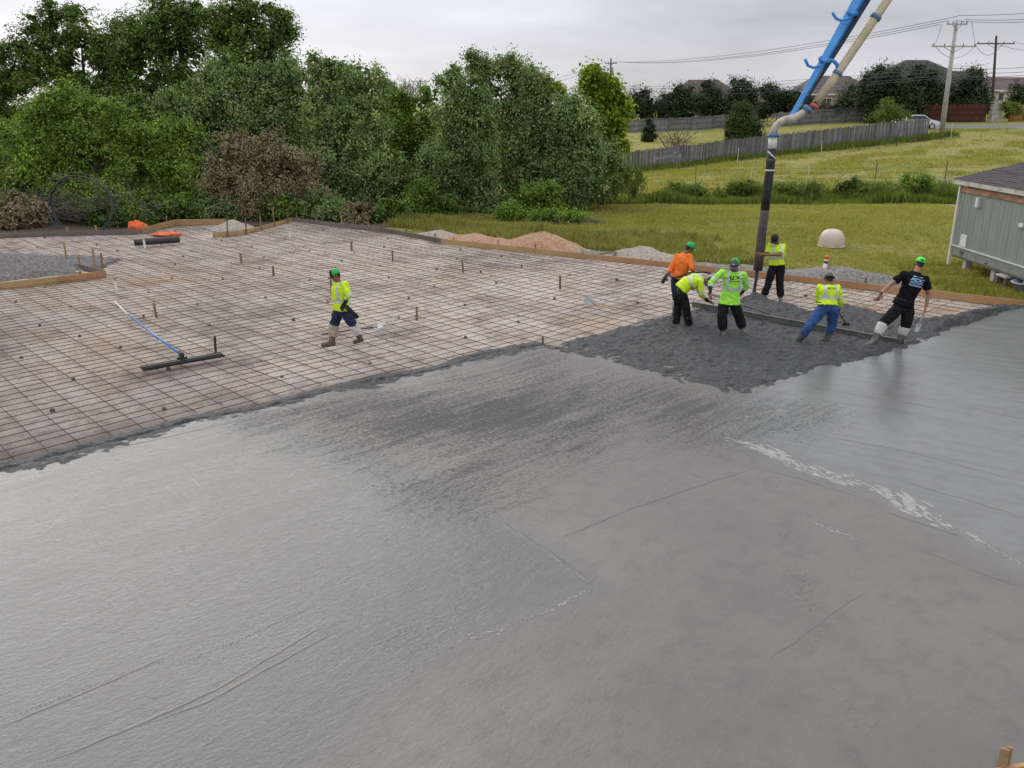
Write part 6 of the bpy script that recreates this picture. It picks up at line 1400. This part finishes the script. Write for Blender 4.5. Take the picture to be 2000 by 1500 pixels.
tree('yellowish green tree in the gap right of the ivy column', [(760, 195, 28, 30), (795, 205, 35, 28), (835, 195, 32, 28), (800, 250, 50, 45), (840, 260, 40, 50), (790, 320, 40, 60), (770, 260, 25, 60)], 46.5, 805, M['leaf_bright'], 10, 6.5, 13, .14, .08, .18, group=G1)
tree('narrow vine draped tree with a rounded top and low arm', [(880, 155, 25, 25), (905, 190, 45, 42), (925, 230, 45, 50), (880, 220, 35, 45), (945, 290, 35, 65), (895, 300, 45, 60), (950, 365, 28, 50), (860, 300, 38, 35), (830, 330, 35, 35), (880, 360, 50, 45), (815, 365, 25, 40)], 42.8, 900, M['leaf_vine'], 12, 9, 14, .125, .09, .2, droop=.9, hang=.5, spread=.14, group=G1)
tree('tall vine covered tree with twin tops right of centre', [(932, 125, 24, 24), (950, 160, 32, 35), (985, 125, 30, 24), (1010, 150, 42, 40), (1045, 190, 45, 42), (1080, 230, 40, 45), (1000, 210, 50, 60), (1060, 280, 50, 60), (1010, 290, 45, 70), (1100, 290, 35, 70), (1050, 350, 70, 50)], 45.5, 1030, M['leaf_vine'], 13, 8.5, 14, .13, .09, .24, droop=.8, hang=.45, group=G1)
tree('dark leafy thicket at the right end of the tree line', [(1110, 220, 32, 35), (1140, 250, 35, 45), (1125, 310, 50, 55), (1150, 340, 40, 40), (1095, 350, 45, 45)], 44, 1125, M['leaf_vine'], 14, 8.5, 14, .13, .09, .15, droop=.6, hang=.3, group=G1)
tree('yellow green tree with large leaves at the end of the tree line', [(1150, 150, 24, 18), (1170, 170, 35, 22), (1195, 190, 28, 28), (1205, 225, 24, 38), (1180, 230, 32, 38), (1205, 270, 24, 28), (1160, 200, 25, 30), (1170, 290, 30, 30), (1065, 165, 18, 14), (1085, 180, 16, 14)], 49, 1175, M['leaf_yellow'], 15, 5.5, 9, .24, .15, .12, droop=.6, spread=.2, inner=.25)
tree('deep shaded thicket behind the ivy column and withered mound', [(560, 260, 90, 70), (640, 330, 90, 70), (480, 330, 100, 70), (740, 320, 60, 80), (760, 385, 70, 45), (600, 390, 120, 40)], 48.5, 600, M['leaf_oak'], 16, 6, 13, .18, .11, .2, group=G1, gap=1.2)
tree('deep shaded thicket behind the draped trees right of centre', [(820, 300, 70, 70), (980, 300, 90, 90), (900, 390, 120, 45), (1080, 350, 90, 60), (1130, 300, 50, 70), (810, 385, 70, 45)], 49, 960, M['leaf_oak'], 17, 6, 13, .18, .11, .2, group=G1, gap=1.2)
tree('deep shaded thicket behind the bright green front tree', [(60, 300, 110, 90), (285, 240, 80, 50), (150, 250, 90, 50), (400, 270, 60, 60), (200, 340, 120, 80), (330, 330, 110, 80), (120, 400, 150, 45), (340, 400, 120, 40)], 46.5, 200, M['leaf_oak'], 18, 6, 13, .18, .11, .2, group=G1, gap=1.2)
# understory shrubs along the foot of the tree line
for i, (px, py, rx, ry, Y, mk, lab) in enumerate([
    (35, 415, 60, 34, 36.0, 'leaf_brown', 'dead brown brush heap at the far left foot of the trees'), (125, 418, 62, 32, 38.6, 'leaf_oak', 'dark low bush behind the black pipe coil'), (235, 415, 62, 34, 37.0, 'leaf_oak', 'dark low bush behind the orange sacks'), (335, 408, 62, 34, 38.4, 'leaf_oak', 'dark low bush behind the notch in the forms'),
    (430, 410, 50, 32, 38.8, 'leaf_vine', 'low vine bush left of the withered mound foot'), (560, 404, 50, 30, 38.8, 'leaf_oak', 'low dark bush behind the far corner of the forms'), (640, 405, 45, 32, 38.6, 'leaf_vine', 'low vine bush at the foot of the big ivy column, left'), (705, 412, 32, 26, 37.6, 'leaf_brown', 'reddish dead bush right of the far form corner'),
    (762, 416, 40, 24, 38.2, 'leaf_oak', 'dark low bush in front of the dark gap'), (820, 385, 30, 40, 41, 'leaf_bright', 'fresh green upright shrub in front of the dark gap'), (870, 410, 30, 22, 41.5, 'leaf_oak', 'small dark shrub under the narrow draped tree'), (960, 400, 45, 28, 42.5, 'leaf_vine', 'low vine shrub right of the narrow draped tree'),
    (1045, 380, 48, 30, 43, 'leaf_bright', 'green shrub under the twin topped tree'), (1110, 375, 45, 36, 44, 'leaf_vine', 'mid green shrub at the foot of the dark thicket'), (1170, 360, 45, 40, 45, 'leaf_weed', 'tall loose weeds left of the pale pipe gate'), (1180, 310, 40, 40, 46, 'leaf_vine', 'dark shrub under the yellow green tree'), (1225, 350, 34, 32, 49, 'leaf_weed', 'bright weed clump before the fence corner'), (1090, 420, 60, 10, 38.6, 'leaf_bright', 'low bright green weed patch beyond the soil mound'), (1000, 412, 25, 10, 38.8, 'leaf_bright', 'small bright green weed tuft left of the weed patch')]):
    tree(lab, [(px, py, rx, ry), (px - rx * .5, py + ry * .35, rx * .6, ry * .7), (px + rx * .5, py + ry * .3, rx * .6, ry * .75)], Y, px, M[mk], 30 + i, 9, 12, .11 if mk != 'leaf_weed' else .2, .07 if mk != 'leaf_weed' else .035, 0.03, 'shrub', 'shrub', 'shrubs at the foot of the tree line', droop=.5 if mk != 'leaf_weed' else -1.2, spread=.14)
for i, (px, py, rx, ry, Y, mk, lab) in enumerate([(1330, 372, 45, 14, 53, 'leaf_weed', 'broad weed clump at the left of the ditch weeds'), (1450, 366, 30, 16, 53.5, 'leaf_weed', 'pale weed clump in the ditch just left of the hose'), (1560, 366, 40, 14, 53, 'leaf_weed', 'broad weed clump in the ditch right of the hose'), (1660, 362, 24, 14, 54, 'leaf_weed', 'light green weed clump in the middle of the right ditch weeds'), (1785, 362, 34, 22, 53, 'leaf_bright', 'bright green bush in the ditch near the pale corner frame'), (1715, 374, 40, 10, 52.5, 'leaf_weed', 'low weed clump left of the bright ditch bush')]):
    tree(lab, [(px, py, rx, ry), (px - rx * .5, py + ry * .3, rx * .6, ry * .8), (px + rx * .6, py + ry * .3, rx * .5, ry * .7)], Y, px, M[mk], 120 + i, 8, 11, .18, .06, 0.02, 'shrub', 'weed_clump', 'weed clumps along the ditch', droop=-.6, spread=.18)
# dead brush
def twigs(name, label, pts, n, ln, seed, cat, rad=.014):
    rr = random.Random(seed); m = MB()
    for _ in range(n):
        c = Vector(rr.choice(pts)) + Vector((rr.gauss(0, .7), rr.gauss(0, .3), abs(rr.gauss(0, .35)))); d = Vector((rr.uniform(-1, 1), rr.uniform(-.5, .5), rr.uniform(-.1, .7))).normalized() * ln * rr.uniform(.4, 1.3)
        m.tube([c, c + d * .5 + Vector((0, 0, rr.uniform(-.1, .15))), c + d], [rad, rad * .7, rad * .3], 4)
    return tag(m.build(name, M['twig']), label, cat)
twigs('brush_pile', 'tangle of bare dead branches behind the grey forms at left', [at(x_, 447, -.2) + Vector((0, 1.6, .2)) for x_ in (10, 45, 80, 110, 195, 235)], 340, 1.5, 5, 'brush')

# ---- far trees
G2 = 'trees round the far houses'
FAR = [('dark round tree left of the tan roofed house', [(1245, 195, 30, 24), (1232, 215, 25, 25), (1262, 215, 22, 26)], 122, 1245), ('small dark tree in front of the tan roofed house', [(1300, 205, 22, 22), (1296, 225, 18, 16)], 121, 1298), ('spreading dark tree right of the tan roof', [(1335, 185, 24, 18), (1345, 205, 32, 24), (1325, 215, 20, 18)], 121, 1338),
       ('pale topped tree in the middle of the far tree row', [(1385, 183, 26, 22), (1390, 205, 30, 22), (1370, 200, 22, 20)], 123, 1387), ('tallest dark tree of the far row, above the cedar', [(1440, 175, 28, 22), (1432, 200, 32, 24), (1465, 195, 22, 24)], 121, 1440), ('dull green tree between the cedar and the pump pipe', [(1510, 190, 28, 24), (1530, 205, 25, 22), (1500, 212, 25, 18)], 116, 1512),
       ('dark tree behind the pump elbow', [(1565, 195, 26, 22), (1585, 210, 25, 18), (1555, 215, 22, 18)], 115, 1565), ('dark tree directly right of the pump pipe', [(1655, 195, 30, 28), (1640, 210, 30, 20), (1675, 205, 25, 22)], 111, 1655), ('large dark tree hiding the slate roofed house', [(1740, 165, 50, 35), (1700, 185, 45, 32), (1790, 170, 50, 38), (1760, 205, 60, 28), (1820, 200, 35, 35), (1720, 210, 50, 25), (1690, 165, 20, 18)], 108, 1755),
       ('dense green tree right of the concrete pole', [(1890, 165, 36, 30), (1870, 190, 32, 32), (1910, 195, 34, 28), (1890, 210, 42, 24)], 108, 1890), ('dark tree at the right edge over the fences', [(1985, 195, 22, 28), (2005, 205, 25, 25), (1975, 215, 15, 15)], 112, 1985), ('dark low trees closing the gap behind the cedar', [(1480, 215, 30, 16), (1430, 222, 40, 12), (1390, 225, 30, 10)], 126, 1440),
       ('row of dark trees behind the long pale fence', [(1590, 222, 40, 16), (1640, 228, 40, 12)], 114, 1610)]
for i, (lab, lb, Y, bp) in enumerate(FAR): tree(lab, lb, Y, bp, M['leaf_far'], 70 + i, 3.6, 12, .27, .17, .22, group=G2, spread=.40, droop=.2, fill=6, gap=1.6)
tree('small light green bush by the right edge fence', [(1975, 208, 14, 10), (1985, 214, 12, 8)], 103.5, 1977, M['leaf_weed'], 90, 4, 10, .25, .14, .06, 'shrub', 'shrub', spread=.25)
tree('round dense cedar standing behind the picket fence', [(1450, 215, 16, 18), (1450, 235, 30, 26), (1450, 255, 37, 24), (1435, 258, 28, 20), (1470, 256, 26, 22), (1452, 268, 36, 14)], 92, 1450, M['leaf_cedar'], 91, 6, 12, .22, .10, .15, spread=.18, droop=-.8, inner=.5)
tree('small rounded tree on the far lawn', [(1270, 245, 11, 12), (1270, 258, 15, 14), (1268, 270, 13, 9)], 98, 1269, M['leaf_far'], 92, 7, 11, .2, .12, .08, spread=.2)
tree('thin pale shrub rising behind the picket fence at right', [(1735, 215, 26, 22), (1720, 232, 25, 16), (1755, 230, 22, 18)], 90, 1737, M['leaf_weed'], 93, 3.5, 8, .2, .07, .06, 'shrub', 'shrub', droop=-1.0, spread=.3, inner=.5)
def bare(label, px, py0, py1, Y, n, seed, wid):
    rr = random.Random(seed); m = MB(); b = P(px, py0, Y); root = empty('bare_tree', b, label, 'tree')
    for _ in range(n):
        e_ = P(px + rr.gauss(0, wid), py1 + abs(rr.gauss(0, 10)), Y + rr.gauss(0, .8)); s0 = b + Vector((rr.gauss(0, .3), 0, 0)); md = s0.lerp(e_, .5) + Vector((rr.gauss(0, .25), 0, .3)); m.tube([s0, md, e_], [.05, .03, .012], 5)
        for q in range(3):
            k = s0.lerp(e_, rr.uniform(.4, .9)); m.tube([k, k + Vector((rr.gauss(0, .6), rr.gauss(0, .3), rr.uniform(.2, 1)))], [.02, .008], 4)
    m.build('branches', M['twig'], root)
bare('leafless pale tree in the gap above the tree line', 790, 230, 150, 75, 34, 3, 22); bare('leafless shrub in front of the far lawn', 1320, 310, 250, 84, 26, 4, 26)
# ---- grass: tufts, tall weeds, the weed strip
def blades(name, X, Y, H, W, lean, mat, lab=None, per=5, spread=.08, seed=0):
    rng = np.random.default_rng(seed); n = len(X) * per; x = np.repeat(X, per) + rng.normal(0, spread, n); y = np.repeat(Y, per) + rng.normal(0, spread, n); z = tz(x, y) - .03; h = np.repeat(H, per) * rng.uniform(.55, 1.25, n)
    a = rng.uniform(0, 2 * math.pi, n); w = W * rng.uniform(.6, 1.4, n); ln = h * lean * rng.uniform(.2, 1.2, n); q = rng.uniform(0, 2 * math.pi, n)
    b0 = np.stack([x - np.cos(a) * w, y - np.sin(a) * w, z], 1); b1 = np.stack([x + np.cos(a) * w, y + np.sin(a) * w, z], 1); mm = np.stack([x + np.cos(q) * ln * .4 + np.cos(a) * w * .7, y + np.sin(q) * ln * .4 + np.sin(a) * w * .7, z + h * .6], 1); tp = np.stack([x + np.cos(q) * ln, y + np.sin(q) * ln, z + h], 1)
    V = np.stack([b0, b1, mm, tp], 1).reshape(-1, 3); v = np.repeat(rng.uniform(0, 1, len(X)), per) * .5 + rng.uniform(0, .5, n)
    return kind(link(name, np_mesh(name, V, np.arange(n * 4).reshape(-1, 4), mat, [('v', 'FACE', v)])), 'stuff')
def scatter(n, xr, yr, cond, seed):
    rng = np.random.default_rng(seed); x = rng.uniform(*xr, n); y = rng.uniform(yr[0] ** .0 * yr[0], yr[1], n); ok = cond(x, y) & ~inside(base_poly, x, y) & ~((x > 13.0) & (y < 27)) & (np.abs(x) < y * .64 + 2); return x[ok], y[ok]
edge_d = lambda x, y: pdist(far_form, x, y)
x, y = scatter(60000, (-4, 24), (21, 50), lambda x, y: (fbm(x * .3, y * .3, 81) > -.10 - .25 * (np.random.default_rng(9).uniform(0, 1, len(x)) < .45)) & (edge_d(x, y) > 1.0), 1)
o = blades('meadow_grass', x, y, .10 + .10 * np.clip(fbm(x * .4, y * .4, 82) + .4, 0, 1), .010, .8, M['grass_blade'], None, 4, .07, 2); tag(o, 'short yellow green meadow grass beyond the forms', 'grass')
x, y = scatter(22000, (-6, 8), (27, 41), lambda x, y: (fbm(x * .9, y * .9, 83) * 1.3 + .5 - np.abs(y - (32.5 - .55 * x)) * .13 > .12) & (edge_d(x, y) > 1.9) & (x > -5.4), 3)
o = blades('tall_grass', x, y, .16 + .38 * np.clip(fbm(x * .5, y * .5, 84) + .5, 0, 1), .010, .45, M['grass_tall'], None, 5, .08, 4); tag(o, 'tall green seeding grass behind the gravel heaps', 'grass')
x, y = scatter(45000, (5, 62), (56, 92), lambda x, y: (fbm(x * .5, y * .5, 85) > .0), 5)
o = blades('upper_meadow_grass', x, y, np.full(len(x), .22), .03, .6, M['grass_blade'], None, 3, .14, 6); tag(o, 'coarse tussocky grass on the upper field', 'grass')
x, y = scatter(16000, (4, 34), (49.5, 57), lambda x, y: np.abs(y - 53 - 1.5 * fbm(x * .2, x * 0, 86)) < 2.3, 7)
o = blades('weed_strip', x, y, .22 + .95 * np.clip(fbm(x * .45, y * .45, 87) * 1.7 + .45, 0, 1) ** 1.4, .022, .35, M['leaf_weed'], None, 6, .16, 8); tag(o, 'dense band of tall weeds along the ditch', 'weeds')
x, y = scatter(9000, (8, 43), (78, 86), lambda x, y: np.abs(y - (80.9 + (x - 10.6) * .135)) < .8, 9)
o = blades('fence_weeds', x, y, .4 + .4 * np.clip(fbm(x * .5, y * .5, 88) + .4, 0, 1), .03, .4, M['leaf_weed'], None, 4, .15, 10); tag(o, 'weeds growing along the foot of the picket fence', 'weeds')
x, y = scatter(5000, (12.2, 15.5), (20.6, 27.4), lambda x, y: fbm(x * 1.2, y * 1.2, 89) > -.2, 11)
x2 = np.random.default_rng(5).uniform(12.9, 14.6, 2500); y2 = np.random.default_rng(6).uniform(20.8, 26.2, 2500); x, y = np.concatenate([x, x2]), np.concatenate([y, y2])
o = blades('pier_weeds', x, y, .10 + .28 * np.clip(fbm(x, y, 90) + .4, 0, 1), .010, .6, M['grass_blade'], None, 4, .06, 12); tag(o, 'unmown grass and weeds under the green building', 'weeds')
